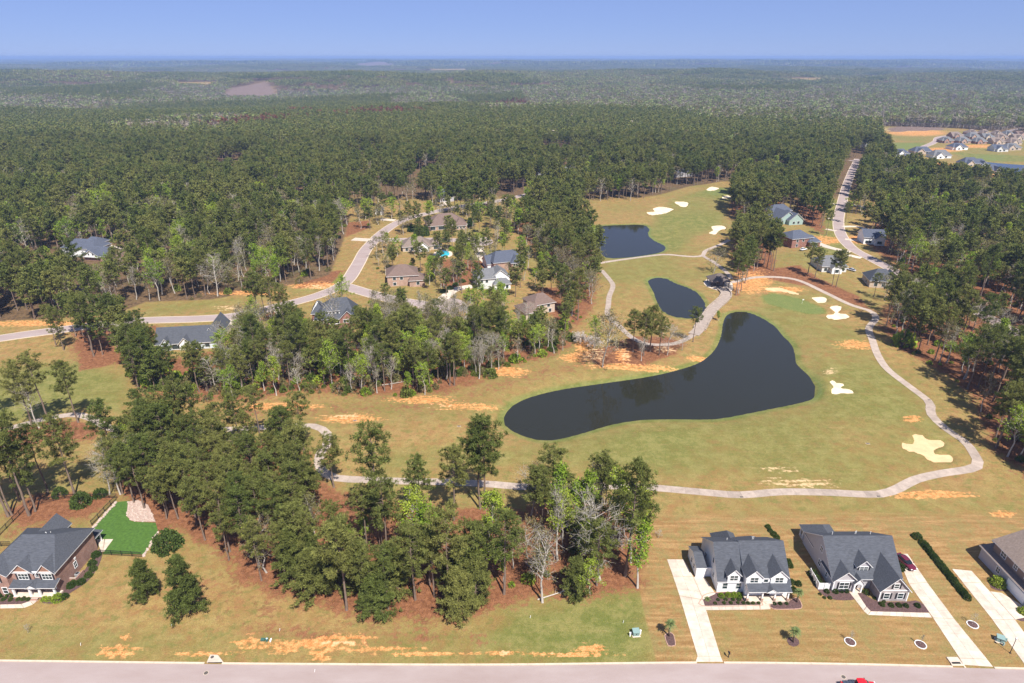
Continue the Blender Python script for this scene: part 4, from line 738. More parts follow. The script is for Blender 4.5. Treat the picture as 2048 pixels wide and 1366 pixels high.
# ---- pool
pp = curve(gl([(872,510),(880,503),(893,503),(899,508),(896,513),(880,514)]), 1.5, True); z = max(hz(*p) for p in pp) + .1
po = tag(sheet('pool', pp, z + .03, mat('pool_water', (.03, .42, .50), .05, spec=.5)), 'turquoise swimming pool beside the tan roofed house', kind='structure'); s = MB(); s.prism(grow(pp, 1.6), z - .7, z); s.build('pool_deck', CONC, po)
print('houses', time.time() - T0)
# ------------------------------------------------------------------ trees
def leafm(name, col, col2, trans=0.0, inst=False):
    """foliage: colour differs from clump to clump (mesh attribute) and from tree to tree"""
    m = bpy.data.materials.new(name); m.use_nodes = True; N, L = nt(m); N.clear()
    out = N.new('ShaderNodeOutputMaterial'); d = N.new('ShaderNodeBsdfDiffuse')
    a = N.new('ShaderNodeAttribute'); a.attribute_name = 'clump'
    if inst: oi = N.new('ShaderNodeAttribute'); oi.attribute_type = 'INSTANCER'; oi.attribute_name = 'tint'; rnd = oi.outputs['Fac']
    else: oi = N.new('ShaderNodeObjectInfo'); rnd = oi.outputs['Random']
    mx = N.new('ShaderNodeMix'); mx.data_type = 'RGBA'; mx.inputs[6].default_value = (*col, 1); mx.inputs[7].default_value = (*col2, 1); L.new(rnd, mx.inputs['Factor'])
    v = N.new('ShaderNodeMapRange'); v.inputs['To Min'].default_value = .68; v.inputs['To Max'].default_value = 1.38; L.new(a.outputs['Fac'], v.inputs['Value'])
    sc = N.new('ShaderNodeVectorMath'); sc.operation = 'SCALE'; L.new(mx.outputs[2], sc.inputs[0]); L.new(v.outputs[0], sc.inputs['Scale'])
    L.new(sc.outputs[0], d.inputs[0]); last = d.outputs[0]
    if trans:
        t = N.new('ShaderNodeBsdfTranslucent'); L.new(sc.outputs[0], t.inputs[0]); ms = N.new('ShaderNodeMixShader'); ms.inputs[0].default_value = trans; L.new(last, ms.inputs[1]); L.new(t.outputs[0], ms.inputs[2]); last = ms.outputs[0]
    L.new(last, out.inputs[0]); return m
NEED = ((.125, .154, .040), (.218, .218, .064)); LEAF = ((.20, .29, .035), (.31, .37, .05)); OLIV = ((.17, .165, .055), (.22, .18, .085)); SHRB = ((.045, .075, .018), (.085, .115, .03))
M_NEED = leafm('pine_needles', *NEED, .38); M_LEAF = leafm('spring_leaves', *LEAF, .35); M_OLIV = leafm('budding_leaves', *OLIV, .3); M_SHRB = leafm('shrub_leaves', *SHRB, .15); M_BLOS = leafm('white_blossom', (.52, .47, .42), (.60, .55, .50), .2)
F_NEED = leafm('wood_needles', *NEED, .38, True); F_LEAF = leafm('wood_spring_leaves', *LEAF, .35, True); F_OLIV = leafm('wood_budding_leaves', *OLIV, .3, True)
BARK = mat('pine_bark', (.20, .145, .11), .95, .35, 1.5, stretch=(3, 3, .6), bump=.5); GBARK = mat('grey_bark', (.44, .395, .34), .95, .3, 1.5, stretch=(3, 3, .6), bump=.4)
NP = np.random.RandomState
def unit(v): return v / (np.linalg.norm(v, axis=-1, keepdims=True) + 1e-9)
def blades(rs, cen, out, per, ln, wd, bias, spread):
    """leaf quads radiating from clump centres -> vertices, faces, clump shade"""
    n = len(cen); C = np.repeat(cen, per, 0); O = np.repeat(out, per, 0); sh = np.repeat(rs.rand(n), per)
    d = unit(unit(rs.normal(size=C.shape)) + O * bias); C = C + rs.normal(size=C.shape) * spread
    s = unit(np.cross(d, rs.normal(size=C.shape))); l = ln * rs.uniform(.6, 1.25, (len(C), 1)); w = wd * rs.uniform(.6, 1.25, (len(C), 1))
    V = np.stack([C, C + d * l * .55 + s * w, C + d * l, C + d * l * .55 - s * w], 1).reshape(-1, 3)
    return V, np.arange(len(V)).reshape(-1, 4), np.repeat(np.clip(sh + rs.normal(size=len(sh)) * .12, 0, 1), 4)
def trunk_mesh(name, tubes, m):
    s = MB()
    for pts, rad, sd in tubes: s.tube(pts, rad, sd, cap=False)
    return s.mesh(name, m, True)
def pine(seed, H, Rm, c0, nb, per, ln, wd, foliage, top=.22, full=False, lod=False):
    rs = NP(seed); k = 9; wob = np.cumsum(rs.normal(size=(k, 2)) * .0045 * H, 0); wob -= np.linspace(0, 1, k)[:, None] * wob[-1] * .4; wob -= wob[0]
    tp = [(wob[i, 0], wob[i, 1], -.3 + (H + .3) * i / (k - 1)) for i in range(k)]; r0 = H * .0105 + .03
    tubes = [(tp, [r0 * (1.25 if i == 0 else 1 - .86 * i / (k - 1)) for i in range(k)], 7 if not lod else 4)]
    zz = [p[2] for p in tp]; cen = []; out = []
    for b in range(nb):
        t = (b + rs.rand()) / nb; t = t ** .9; z = H * (c0 + (.985 - c0) * t); base = np.array([np.interp(z, zz, wob[:, 0]), np.interp(z, zz, wob[:, 1]), z])
        prof = ((1 - t) ** .62 * .95 + .10) if full else (.45 + .55 * math.sin(min(1, (t + .12) / .55) * math.pi / 2)) * (1 - max(0, (t - .42) / .58) ** 1.7 * (1 - top))
        L_ = Rm * prof * rs.uniform(.55, 1.18); an = b * 2.399 + rs.normal() * .5; dr = np.array([math.cos(an), math.sin(an), 0]); rise = (.12 + .55 * t) if not full else (.05 + .5 * t)
        tip = base + dr * L_ + np.array([0, 0, L_ * rise]); mid_ = base + dr * L_ * .55 + np.array([0, 0, L_ * rise * .35])
        if not lod or b % 2 == 0: tubes.append(([base, mid_, tip], [.028 * L_ ** .6 + .02, .022, .008], 3))
        for q in np.linspace(.35 if not full else .3, 1.0, max(2, int(1.6 + L_ * .75)) if not full else int(2.5 + L_ * 1.1)):
            p = base * (1 - q) ** 2 + 2 * q * (1 - q) * mid_ + q * q * tip
            for e in range(2 if q > .55 else 1): cen.append(p + rs.normal(size=3) * np.array([.34, .34, .16]) * (.4 + .22 * L_)); out.append(unit(dr * .6 + np.array([0, 0, .8])))
    for e in range(4): cen.append(np.array([wob[-1, 0], wob[-1, 1], H * (1 - .02 * e)]) + rs.normal(size=3) * .2); out.append(np.array([0, 0, 1.]))
    V, Fq, sh = blades(rs, np.array(cen), np.array(out), per, ln, wd, .55, .12)
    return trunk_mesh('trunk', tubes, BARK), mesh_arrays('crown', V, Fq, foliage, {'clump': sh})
def limbs(rs, H, c0, Rx, nl, sub, spread=.9, up=.7):
    """trunk, limbs and twigs of a broadleaf tree -> tubes and twig ends"""
    k = 7; wob = np.cumsum(rs.normal(size=(k, 2)) * .02 * H, 0); wob -= wob[0]; top = H * .9; r0 = H * .011 + .04
    tp = [np.array([wob[i, 0], wob[i, 1], -.3 + (top + .3) * i / (k - 1)]) for i in range(k)]; tubes = [([tuple(p) for p in tp], [r0 * (1.2 if i == 0 else 1 - .9 * i / (k - 1)) for i in range(k)], 6)]; ends = []
    zz = [p[2] for p in tp]
    for b in range(nl):
        t = (b + rs.rand()) / nl; z = H * (c0 + (.88 - c0) * t); base = np.array([np.interp(z, zz, wob[:, 0]), np.interp(z, zz, wob[:, 1]), z]); an = b * 2.399 + rs.normal() * .4
        L_ = Rx * (.35 + .75 * math.sin(math.pi * min(.95, .25 + .7 * t))) * rs.uniform(.7, 1.2); dr = np.array([math.cos(an) * spread, math.sin(an) * spread, up + .3 * t]); tip = base + unit(dr) * L_ * 1.25; mid_ = (base + tip) / 2 + rs.normal(size=3) * .1 * L_
        tubes.append(([base, mid_, tip], [r0 * .36, r0 * .22, .012], 4))
        for e in range(sub):
            q = rs.uniform(.3, 1); p = (base * (1 - q) + tip * q) if q > .5 else (base * (1 - 2 * q) + mid_ * 2 * q); d2 = unit(unit(dr) + rs.normal(size=3) * .65); l2 = L_ * rs.uniform(.3, .6); t2 = p + d2 * l2
            tubes.append(([p, t2], [.030, .010], 3)); ends += [t2, (p + t2) / 2]
            for g in range(2): t3 = t2 + unit(d2 + rs.normal(size=3) * .8) * l2 * .55; tubes.append(([p * .4 + t2 * .6, t3], [.018, .008], 3)); ends.append(t3)
    return tubes, np.array(ends)
def broad(seed, H, Rx, c0, nl, sub, per, ln, wd, foliage, keep=1.0, bark=None, spread=.9, up=.7):
    rs = NP(seed); tubes, E = limbs(rs, H, c0, Rx, nl, sub, spread, up); E = E[rs.rand(len(E)) < keep]
    out = unit(E - np.array([0, 0, H * .6])); V, Fq, sh = blades(rs, E, out, per, ln, wd, .35, .32)
    return trunk_mesh('trunk', tubes, bark or GBARK), mesh_arrays('crown', V, Fq, foliage, {'clump': sh})
def bush(seed, H, Rx, n, per, ln, wd, foliage):
    rs = NP(seed); d = unit(rs.normal(size=(n, 3))); d[:, 2] = np.abs(d[:, 2]) * 1.0 - .12; r = rs.uniform(.55, 1, (n, 1)) ** .5; P = d * r * np.array([Rx, Rx, H * .98]); P[:, 2] = np.maximum(P[:, 2], .08 * H)
    V, Fq, sh = blades(rs, P, unit(d + np.array([0, 0, .3])), per, ln, wd, .7, ln * .25); V[:, 2] = np.maximum(V[:, 2], 0)
    tubes = [([(0, 0, -.05), (math.cos(a) * Rx * .3, math.sin(a) * Rx * .3, H * .6)], [.03, .012], 4) for a in (0, 2.1, 4.2)]
    return trunk_mesh('stem', tubes, GBARK), mesh_arrays('foliage', V, Fq, foliage, {'clump': sh})
LIB = {
 'P': [pine(i + 1, H, Rm, c0, nb, 27, .74, .074, M_NEED, top) for i, (H, Rm, c0, nb, top) in enumerate(((24, 3.9, .48, 44, .3), (24, 3.5, .56, 36, .35), (24, 4.3, .42, 50, .25), (24, 3.3, .60, 34, .45), (24, 3.8, .38, 54, .2), (24, 4.0, .50, 40, .5)))],
 'Y': [pine(i + 20, H, Rm, .07, nb, 26, .72, .08, M_NEED, .1, True) for i, (H, Rm, nb) in enumerate(((14, 4.2, 84), (14, 3.8, 78), (14, 4.5, 90)))],
 'G': [broad(i + 40, H, Rm, c0, nl, 5, 9, .50, .19, M_LEAF, kp, None, sp, up) for i, (H, Rm, c0, nl, kp, sp, up) in enumerate(((20, 2.7, .35, 22, .55, .6, 1.0), (20, 2.2, .25, 26, .5, .5, 1.1), (20, 3.9, .30, 20, .62, .9, .7), (20, 3.3, .30, 20, .6, .8, .8)))],
 'O': [broad(i + 60, H, Rm, c0, nl, 6, 6, .42, .15, M_OLIV, kp, None, sp, up) for i, (H, Rm, c0, nl, kp, sp, up) in enumerate(((20, 4.0, .3, 20, .6, .8, .8), (20, 3.2, .35, 20, .5, .6, 1.0), (20, 5.0, .25, 20, .7, 1.0, .6)))],
 'B': [broad(i + 80, H, Rm, c0, nl, 9, 2, .34, .10, M_OLIV, .35, None, sp, up) for i, (H, Rm, c0, nl, sp, up) in enumerate(((20, 3.6, .3, 20, .7, 1.0), (20, 2.8, .4, 18, .5, 1.2), (20, 4.6, .25, 22, 1.0, .7)))],
 'W': [broad(90, 6, 2.6, .2, 16, 5, 7, .34, .16, M_BLOS, .9, None, 1.0, .5)],
 'S': [bush(100 + i, 1.0, 1.0, 260, 8, .16, .065, M_SHRB) for i in range(3)], 'SL': [bush(110 + i, 1.0, 1.0, 220, 8, .17, .07, M_LEAF) for i in range(2)]}
HREF = {'P': 24, 'Y': 14, 'G': 20, 'O': 20, 'B': 20, 'W': 6}
# ---- where each tree stands
rng = NP(77)
TREES = []     # kind, x, y, height, wood name or None, own label
def hand(kind, px_, py_, h_, label, grp=None):
    x, y = gnd(px_, py_); TREES.append([kind, x, y, h_, None, label])
for a in (('P',17,1033,24,'leftmost pine at the left edge behind the brick house'),('P',24,1030,22,'second pine from the left edge behind the brick house'),('P',59,1031,27,'stout pale trunked pine at the end of the dark fence'),('P',71,1023,20,'slim pine just right of the stout one by the fence'),('P',40,1002,24,'pine behind the stout one at the left fence'),('P',96,985,19,'pine between the fence end and the back shrubs'),('P',-28,1042,25,'pine trunk outside the left edge'),('P',150,991,22,'pine standing at the back fence of the brick house'),
          ('B',219,989,14,'left one of two thin pale trunks at the fence corner'),('B',241,989,16,'right one of two thin pale trunks at the fence corner'),('P',236,944,21,'round crowned pine beside the left cart path'),('G',268,930,13,'bright green tree right of the round crowned pine'),
          ('P',-2,838,19,'pine cut by the left edge beside the cart path'),('P',64,853,21,'leftmost pine of the group on the mulched bank'),('B',79,855,16,'thin trunk between the pines on the mulched bank'),('P',101,853,23,'tall middle pine on the mulched bank by the cart path'),('P',156,843,20,'low crowned pine at the right end of the mulched bank'),
          ('P',378,905,23,'tall pine rising in front of the cart path left of its bend'),('P',355,915,18,'shorter pine left of the tall one near the cart path bend'),('P',487,915,20,'broad pine in front of the straight cart path'),('P',600,985,19,'pine left of the cart path bend'),('P',668,975,15,'slim light pine right of the cart path bend'),
          ('P',762,1092,30,'tallest pine with a ragged crown standing above the roadside wood'),('P',842,1037,17,'lone pine with a short trunk before the near cart path'),('P',960,1018,23,'left trunk of the tall pine pair before the fairway'),('P',970,1016,25,'right trunk of the tall pine pair before the fairway'),('P',908,1040,20,'pine left of the tall pair'),('P',735,1105,17,'pine below the cart path right of the bend'),
          ('P',1250,1152,28,'big pine at the right end of the roadside wood'),('G',1275,1176,17,'bright green tree at the right corner of the roadside wood'),('G',1262,1125,20,'tall green tree behind the right corner of the roadside wood'),('G',1222,1090,20,'tall narrow green tree at the right back of the roadside wood'),('G',1112,1062,18,'narrow green tree left of the bare ones at the wood back'),('B',1062,1030,15,'bare white branched tree before the near cart path'),
          ('G',1180,1075,18,'narrow spring green tree in the right back of the roadside wood'),('B',1200,1160,22,'bare grey tree in the right part of the roadside wood'),('B',1085,1205,17,'bare grey tree with drooping twigs at the wood front'),('G',985,1115,17,'yellow green round tree in the middle of the roadside wood'),('G',880,1130,15,'second yellow green tree in the middle of the roadside wood'),
          ('Y',296,1196,9.5,'small full pine nearest the brick house'),('Y',380,1226,13.5,'large full pine standing before the left end of the wood'),('Y',1150,1195,10,'dark full pine at the front right of the roadside wood'),
          ('P',1287,713,17,'leftmost of the pines on the mulched island bank'),('P',1266,705,16,'second pine on the mulched bank'),('P',1318,712,15,'third pine on the mulched bank left of the long pond'),('P',1300,705,18,'tallest pine on the mulched bank left of the long pond'),('B',1334,712,13,'bare tree at the right of the mulched bank pines'),('B',1282,724,9,'small bare tree in front of the mulched bank pines'),('P',1386,683,14,'lone round pine at the left end of the stone bridge'),('B',1364,701,7,'small bare tree left of the lone bridge pine'),
          ('O',1205,736,21,'wide budding tree with a pale trunk left of the mulched bank'),('W',1187,698,4.5,'white flowering dogwood below the budding tree'),('W',1160,688,4,'second white flowering dogwood left of the first'),('G',1190,692,12,'light green tree behind the dogwoods'),('G',1437,638,4.5,'bushy willow at the bridge end beside the long pond'),
          ('P',1616,547,16,'leftmost yard pine before the grey roofed house'),('P',1630,555,15,'second yard pine before the grey roofed house'),('P',1664,571,17,'third yard pine before the grey roofed house'),('P',1672,573,18,'rightmost yard pine before the grey roofed house'),('O',1427,545,13,'olive tree left of the pavilion'),('P',1472,588,22,'tall pine right of the pavilion'),('P',1482,580,18,'second pine right of the pavilion'),('P',1547,541,21,'tall pine in the yard right of the pavilion'),('P',1514,534,22,'pine behind the pavilion pines'),
          ('G',1722,398,13,'light green roadside tree on the right street'),('P',1752,432,18,'pine behind the winding path right of the street'),('P',520,640,21,'left of two street pines over the dark tree shadow'),('P',532,638,19,'right of two street pines over the dark tree shadow'),('G',690,620,16,'sparse green tree between street and brick house'),('B',668,690,22,'white branched bare tree before the steep roofed brick house'),('G',600,690,12,'bright green round tree before the steep roofed brick house'),
          ('P',1748,591,11,'small dark pine before the house at the street bend'),('O',1770,599,12,'olive tree before the house at the street bend'),('O',1792,601,13,'second olive tree before the house at the street bend'),('P',1652,470,15,'pine between the red brick house and the right street'),('P',1690,445,13,'small pine on the left verge of the right street'),('G',1000,640,17,'bright green tree before the white court house'),('G',965,628,13,'second bright green tree before the white court house'),('G',1048,560,14,'round bright green tree right of the blue grey roofed house'),('P',905,500,17,'dark pine right of the pool'),('P',920,560,18,'big dark pine left of the mulched slope'),('P',840,492,16,'pine before the tan roofed pool house'),
          ('P',112,690,16,'leftmost pine trunk south of the left street'),('P',128,700,17,'second pine trunk south of the left street')):
    hand(*a)
def pxy(X, Y): return proj(X, Y, 0.0)
def scatter(poly, spacing, name, mix, hrange, keep=1.0, seed=0):
    """jittered grid of trunks inside an outline of photo positions"""
    rs = NP(seed + 500); Q = np.array(gl(poly)); x0, y0 = Q.min(0); x1, y1 = Q.max(0); y1 = min(y1, 900); x0, x1 = max(x0, -900), min(x1, 900)
    X, Y = np.meshgrid(np.arange(x0, x1, spacing), np.arange(y0, y1, spacing)); X = X + rs.uniform(-.48, .48, X.shape) * spacing; Y = Y + rs.uniform(-.48, .48, Y.shape) * spacing
    ok = inside([tuple(q) for q in Q], X, Y) & (rs.rand(*X.shape) < keep) & (np.abs(X) < Y * .9 + 50); X, Y = X[ok], Y[ok]
    ok = clear(X, Y); X, Y = X[ok], Y[ok]; pr = np.cumsum(mix if isinstance(mix, tuple) else MIX[mix]); pr /= pr[-1]; patch = fbm(X / 26, Y / 26, seed + 3, 2)
    for x, y, u, v in zip(X, Y, rs.rand(len(X)), patch):
        u = min(.999, max(0, u + (v - .5) * 1.3)); k = 'PYGBO'[int(np.searchsorted(pr, u))]
        h_ = rs.uniform(*hrange) * math.exp(rs.normal() * .1) * {'P': 1, 'Y': .55, 'G': .78, 'B': .80, 'O': .72}[k]; TREES.append([k, x, y, h_, name, None])
def clear(X, Y, road=6.5):
    ok = np.ones(X.shape, bool)
    for fx, fy, r in FOOT: ok &= np.hypot(X - fx, Y - fy) > r + 2.0
    for ln, w in ROADS.values(): ok &= ldist(ln, X, Y, 30) > w / 2 + road - 2
    for (cx, cy), r in COURTS: ok &= np.hypot(X - cx, Y - cy) > r + 3
    for ln in PATHS.values(): ok &= ldist(ln, X, Y, 20) > 3.2
    for n_, p, lv in PONDS: ok &= sdf(p, X, Y, 8) > 5
    for b in BUNK: ok &= sdf(b, X, Y, 8) > 4
    P_, Q_ = proj(X, Y, 0.0)
    for g_ in GLADES: ok &= ~inside(g_, P_, Q_)
    return ok
scatter([p for p in F1 if True], 5.0, 'roadside', (.74, .10, .06, .04, .06), (17, 24), .0, 1)
F1L = [(245,1000),(300,1078),(350,1060),(400,1088),(450,1110),(470,1165),(560,1195),(600,1204),(650,1100),(640,965),(620,905),(540,885),(480,890),(400,885),(330,885),(260,895),(235,950)]
F1F = [(560,1195),(650,1218),(720,1240),(905,1243),(1000,1215),(1030,1180),(900,1165),(700,1150),(600,1130)]
F1C = [(640,965),(650,1100),(700,1150),(900,1165),(1030,1180),(1000,1215),(1080,1195),(1200,1192),(1285,1182),(1288,1100),(1270,1012),(1180,1006),(1090,1015),(1060,1075),(960,1090),(840,1095),(760,1085),(690,1050)]
scatter(F1L, 4.6, 'roadside', (.86, .05, .06, .01, .02), (13, 18.5), .90, 1); scatter(F1F, 4.4, 'roadside', (.52, .36, .08, .02, .02), (15, 22), .95, 2); scatter(F1C, 5.2, 'roadside', (.36, .06, .33, .12, .13), (12, 19), .80, 3)
scatter(W2, 5.5, 'streetside', (.8, .2, 0, 0, 0), (15, 19), .85, 4)
scatter([p for p in W3], 4.5, 'belt', 'D', (11, 19), .95, 5); scatter([(262,705),(330,718),(430,700),(480,700),(480,800),(390,800),(280,790),(255,740)], 6.0, 'belt', (.8, .12, .02, .03, .03), (16, 20), .7, 6)
scatter(W4, 5.6, 'pondside', 'S', (17, 22), .8, 7); scatter(W6, 5.2, 'greenside', 'P', (17, 22), .9, 8); scatter(W7, 5.6, 'pavilion', 'P', (16, 20), .7, 9); scatter(W8, 5.8, 'right', 'M', (17, 23), .85, 10); scatter(W9, 5.8, 'greenside', 'P', (17, 21), .85, 11)
scatter(W1, 6.0, 'left', 'M', (17, 23), .84, 12); scatter(W5, 6.8, 'court', 'M', (11, 17), .72, 13)
# ---- beyond: open forest to 760 m, then farther out in coarser steps
def forest(y0, y1, sp, seed):
    rs = NP(seed); xs = np.arange(-y1 * .92 - 60, y1 * .92 + 60, sp); ys = np.arange(y0, y1, sp); X, Y = np.meshgrid(xs, ys); X = X + rs.uniform(-.48, .48, X.shape) * sp; Y = Y + rs.uniform(-.48, .48, Y.shape) * sp
    ok = np.abs(X) < Y * .90 + 60; X, Y = X[ok], Y[ok]; P_, Q_ = pxy(X, Y); ok = Q_ < 430
    for p in OPEN_FAR: ok &= ~inside(p, P_, Q_)
    for p in (W1, W4, W5, W6, W8, W9): ok &= ~inside(p, P_, Q_)
    X, Y = X[ok], Y[ok]; ok = clear(X, Y); return X[ok], Y[ok]
def stand(X, Y):
    """share of pine in the stand, share of fresh green, share of dead brown, dark plantation"""
    a = fbm(X / 420 + 5, Y / 520 + 3, 61, 3); valley = smooth(2, -8, hills(X, Y)) * smooth(900, 1500, np.hypot(X, Y)); stripe = fbm(X / 900 + 1, Y / 260 + 8, 71, 2)
    pine_ = np.clip(.84 + (a - .5) * 2.6 - .62 * valley + (stripe - .5) * .8, .05, .98); P_, Q_ = pxy(X, Y)
    pine_ = np.where(inside([(-300,265),(300,205),(600,196),(1040,185),(1060,205),(700,250),(400,285),(150,330),(-300,360)], P_, Q_), np.maximum(pine_, .93), pine_)
    for e in ((1190,172,150,14),(1110,200,70,12),(1500,205,170,14),(1650,215,120,8),(330,272,130,11),(60,222,70,11),(420,252,110,10),(860,202,90,10),(1240,220,90,8),(1750,232,160,8),(180,165,100,8),(430,150,110,9),(1000,160,120,9),(1850,170,90,6)):
        pine_ = pine_ - .95 * np.clip(1.3 - ((P_ - e[0]) / e[2 - 0]) ** 2 - ((Q_ - e[1]) / e[3]) ** 2, 0, 1)
    brown = np.clip((fbm(X / 160, Y / 220, 81, 3) - .56) * 8, 0, 1) * inside([(250,260),(600,225),(1050,196),(1060,215),(760,245),(400,275)], P_, Q_)
    return np.clip(pine_, .04, .98), brown
X, Y = forest(330, 760, 6.4, 901); pn, bw = stand(X, Y); rs = NP(902); keep = (rs.rand(len(X)) < .93) & (fbm(X / 38, Y / 46, 17, 2) < .66); X, Y, pn = X[keep], Y[keep], pn[keep]
u = rs.rand(len(X)); v = rs.rand(len(X)); kk = np.where(u < pn, 'P', np.where(v < .28, 'G', np.where(v < .58, 'B', 'O')))
kk = np.where((Y < 620) & (rs.rand(len(X)) < .27), rs.choice(['G', 'O', 'B'], len(X)), kk)
for k, x, y, q in zip(kk, X, Y, rs.uniform(17, 23, len(X))): TREES.append([str(k), x, y, q * {'P': 1, 'G': .78, 'B': .8, 'O': .75}[str(k)], 'far', None])
TREES = [t for t in TREES if t[5] or True]
K_ = np.array([t[0] for t in TREES]); TX = np.array([t[1] for t in TREES], float); TY = np.array([t[2] for t in TREES], float); TH = np.array([t[3] for t in TREES], float); TZ = height(TX, TY)
# thin out what would hide the houses from the open side
hid = np.zeros(len(TREES), bool); rr = rng.rand(len(TREES))
for fi, (fx, fy, r) in enumerate(FOOT[4:17]):
    d = np.array([-fx, -fy]) / math.hypot(fx, fy); s_ = (TX - fx) * d[0] + (TY - fy) * d[1]; c_ = np.abs((TX - fx) * -d[1] + (TY - fy) * d[0]); hid |= (s_ > 0) & (s_ < r + (30 if fi < 3 else 22)) & (c_ < r * .95) & (rr < (.74 if fi < 3 else .74))
hid &= np.array([t[5] is None for t in TREES])
PXs, PYs = pxy(TX, TY); dist = np.sqrt(TX ** 2 + TY ** 2 + CAM_H ** 2); size = TH / dist
seen = (PXs > -60) & (PXs < 2108) & (PYs < 1420)
rank = np.where(seen, size, 0); single = np.zeros(len(TREES), bool); own = np.array([t[5] is not None for t in TREES])
for ks, most in ((('P', 'Y'), 295), (('G', 'O'), 250), (('B',), 120), (('W',), 9)):
    ii = [i for i in range(len(TREES)) if K_[i] in ks and not hid[i] and seen[i]]; ii.sort(key=lambda i: -(rank[i] + (9 if own[i] else 0)))
    single[ii[:most]] = True
WN = {'roadside': 'the roadside wood in front', 'streetside': 'the pines below the left street', 'belt': 'the wood belt above the near fairway', 'pondside': 'the wood left of the far pond', 'greenside': 'the pines by the far green', 'pavilion': 'the pines behind the pavilion', 'right': 'the wood along the right edge', 'left': 'the wood above the left street', 'court': 'the trees round the court houses', 'far': 'the upper forest'}
NAME = {'P': ('pine_tree', 'pine tree', 'pine'), 'Y': ('young_pine_tree', 'pine tree', 'full young pine'), 'G': ('broadleaf_tree', 'tree', 'spring green tree'), 'O': ('budding_tree', 'tree', 'olive budding tree'), 'B': ('bare_tree', 'bare tree', 'bare grey tree'), 'W': ('dogwood_tree', 'tree', 'dogwood')}
def plant(kind, x, y, z, h_, label, grp, rs, name=None, wide=1.0):
    nm, cat, _ = NAME[kind]; ch = LIB[kind][:2] if kind == 'G' and ('narrow' in label or 'tall' in label or 'corner' in label) else LIB[kind]; tm, cm = ch[rs.randint(len(ch))]; t = thing(nm, label, cat, (x, y, z), rs.rand() * 6.28, grp); s_ = h_ / HREF[kind]; w = s_ ** .75 * rs.uniform(.9, 1.12) * wide; t.scale = (w, w, s_)
    link('trunk', tm, t); link('crown', cm, t); return t
ordn = ('first', 'second', 'third', 'fourth', 'fifth', 'sixth', 'seventh', 'eighth', 'ninth', 'tenth', 'eleventh', 'twelfth')
rs = NP(5); left_ = {}
for i in np.nonzero(single)[0]:
    k, x, y, h_, wn_, lab = TREES[i]
    if lab: plant(k, x, y, TZ[i], h_, lab, None, rs, wide=.82 if k == 'Y' else 1.0)
    else: left_.setdefault((wn_, k), []).append(i)
for (wn_, k), ii in left_.items():
    ii.sort(key=lambda i: TY[i]); rows = [ii[j:j + 10] for j in range(0, len(ii), 10)]
    for r_, row in enumerate(rows):
        row.sort(key=lambda i: PXs[i]); rw = 'front row' if r_ == 0 else f'{ordn[r_]} row' if r_ < 12 else f'row {r_ + 1}'
        for j, i in enumerate(row): plant(k, TX[i], TY[i], TZ[i], TH[i], f'{ordn[j]} {NAME[k][2]} from left, {rw} of {WN[wn_]}', f'{NAME[k][2]}s of {WN[wn_]}', rs)
print('single trees', single.sum(), 'of', len(TREES), time.time() - T0)
# ------------------------------------------------------------------ woods that read as one mass: instanced on points
def instancer(name, P, idx, rotz, scl, tint, sources, label):
    me = bpy.data.meshes.new(name); me.vertices.add(len(P)); me.vertices.foreach_set('co', np.asarray(P, np.float32).ravel())
    for an, ty, arr in (('kind_index', 'INT', idx), ('tint', 'FLOAT', tint)): a = me.attributes.new(an, ty, 'POINT'); a.data.foreach_set('value', np.asarray(arr, np.int32 if ty == 'INT' else np.float32))
    for an, arr in (('turn', np.stack([np.zeros(len(P)), np.zeros(len(P)), rotz], 1)), ('size', scl)): a = me.attributes.new(an, 'FLOAT_VECTOR', 'POINT'); a.data.foreach_set('vector', np.asarray(arr, np.float32).ravel())
    col = bpy.data.collections.new(name + '_sources')
    for i, parts in enumerate(sources):
        bm = bmesh.new(); mats = []; ms = []
        for p in parts: ms.append(p)
        j = join(ms, f'{name}_{i:02d}'); o = bpy.data.objects.new(f'{name}_{i:02d}', j); col.objects.link(o)
    o = tag(link(name, me), label, kind='stuff'); ng = bpy.data.node_groups.new(name, 'GeometryNodeTree'); ng.interface.new_socket('Geometry', in_out='INPUT', socket_type='NodeSocketGeometry'); ng.interface.new_socket('Geometry', in_out='OUTPUT', socket_type='NodeSocketGeometry')
    N, L = ng.nodes, ng.links; gi, go, ip, ci = N.new('NodeGroupInput'), N.new('NodeGroupOutput'), N.new('GeometryNodeInstanceOnPoints'), N.new('GeometryNodeCollectionInfo')
    ci.inputs['Collection'].default_value = col; ci.inputs['Separate Children'].default_value = True; ci.inputs['Reset Children'].default_value = True; ip.inputs['Pick Instance'].default_value = True
    def na(n, t): a = N.new('GeometryNodeInputNamedAttribute'); a.data_type = t; a.inputs['Name'].default_value = n; return next(s for s in a.outputs if s.enabled and s.name == 'Attribute')
    L.new(gi.outputs[0], ip.inputs['Points']); L.new(ci.outputs[0], ip.inputs['Instance']); L.new(na('kind_index', 'INT'), ip.inputs['Instance Index']); L.new(na('turn', 'FLOAT_VECTOR'), ip.inputs['Rotation']); L.new(na('size', 'FLOAT_VECTOR'), ip.inputs['Scale']); L.new(ip.outputs[0], go.inputs[0])
    md = o.modifiers.new('scatter', 'NODES'); md.node_group = ng; return o
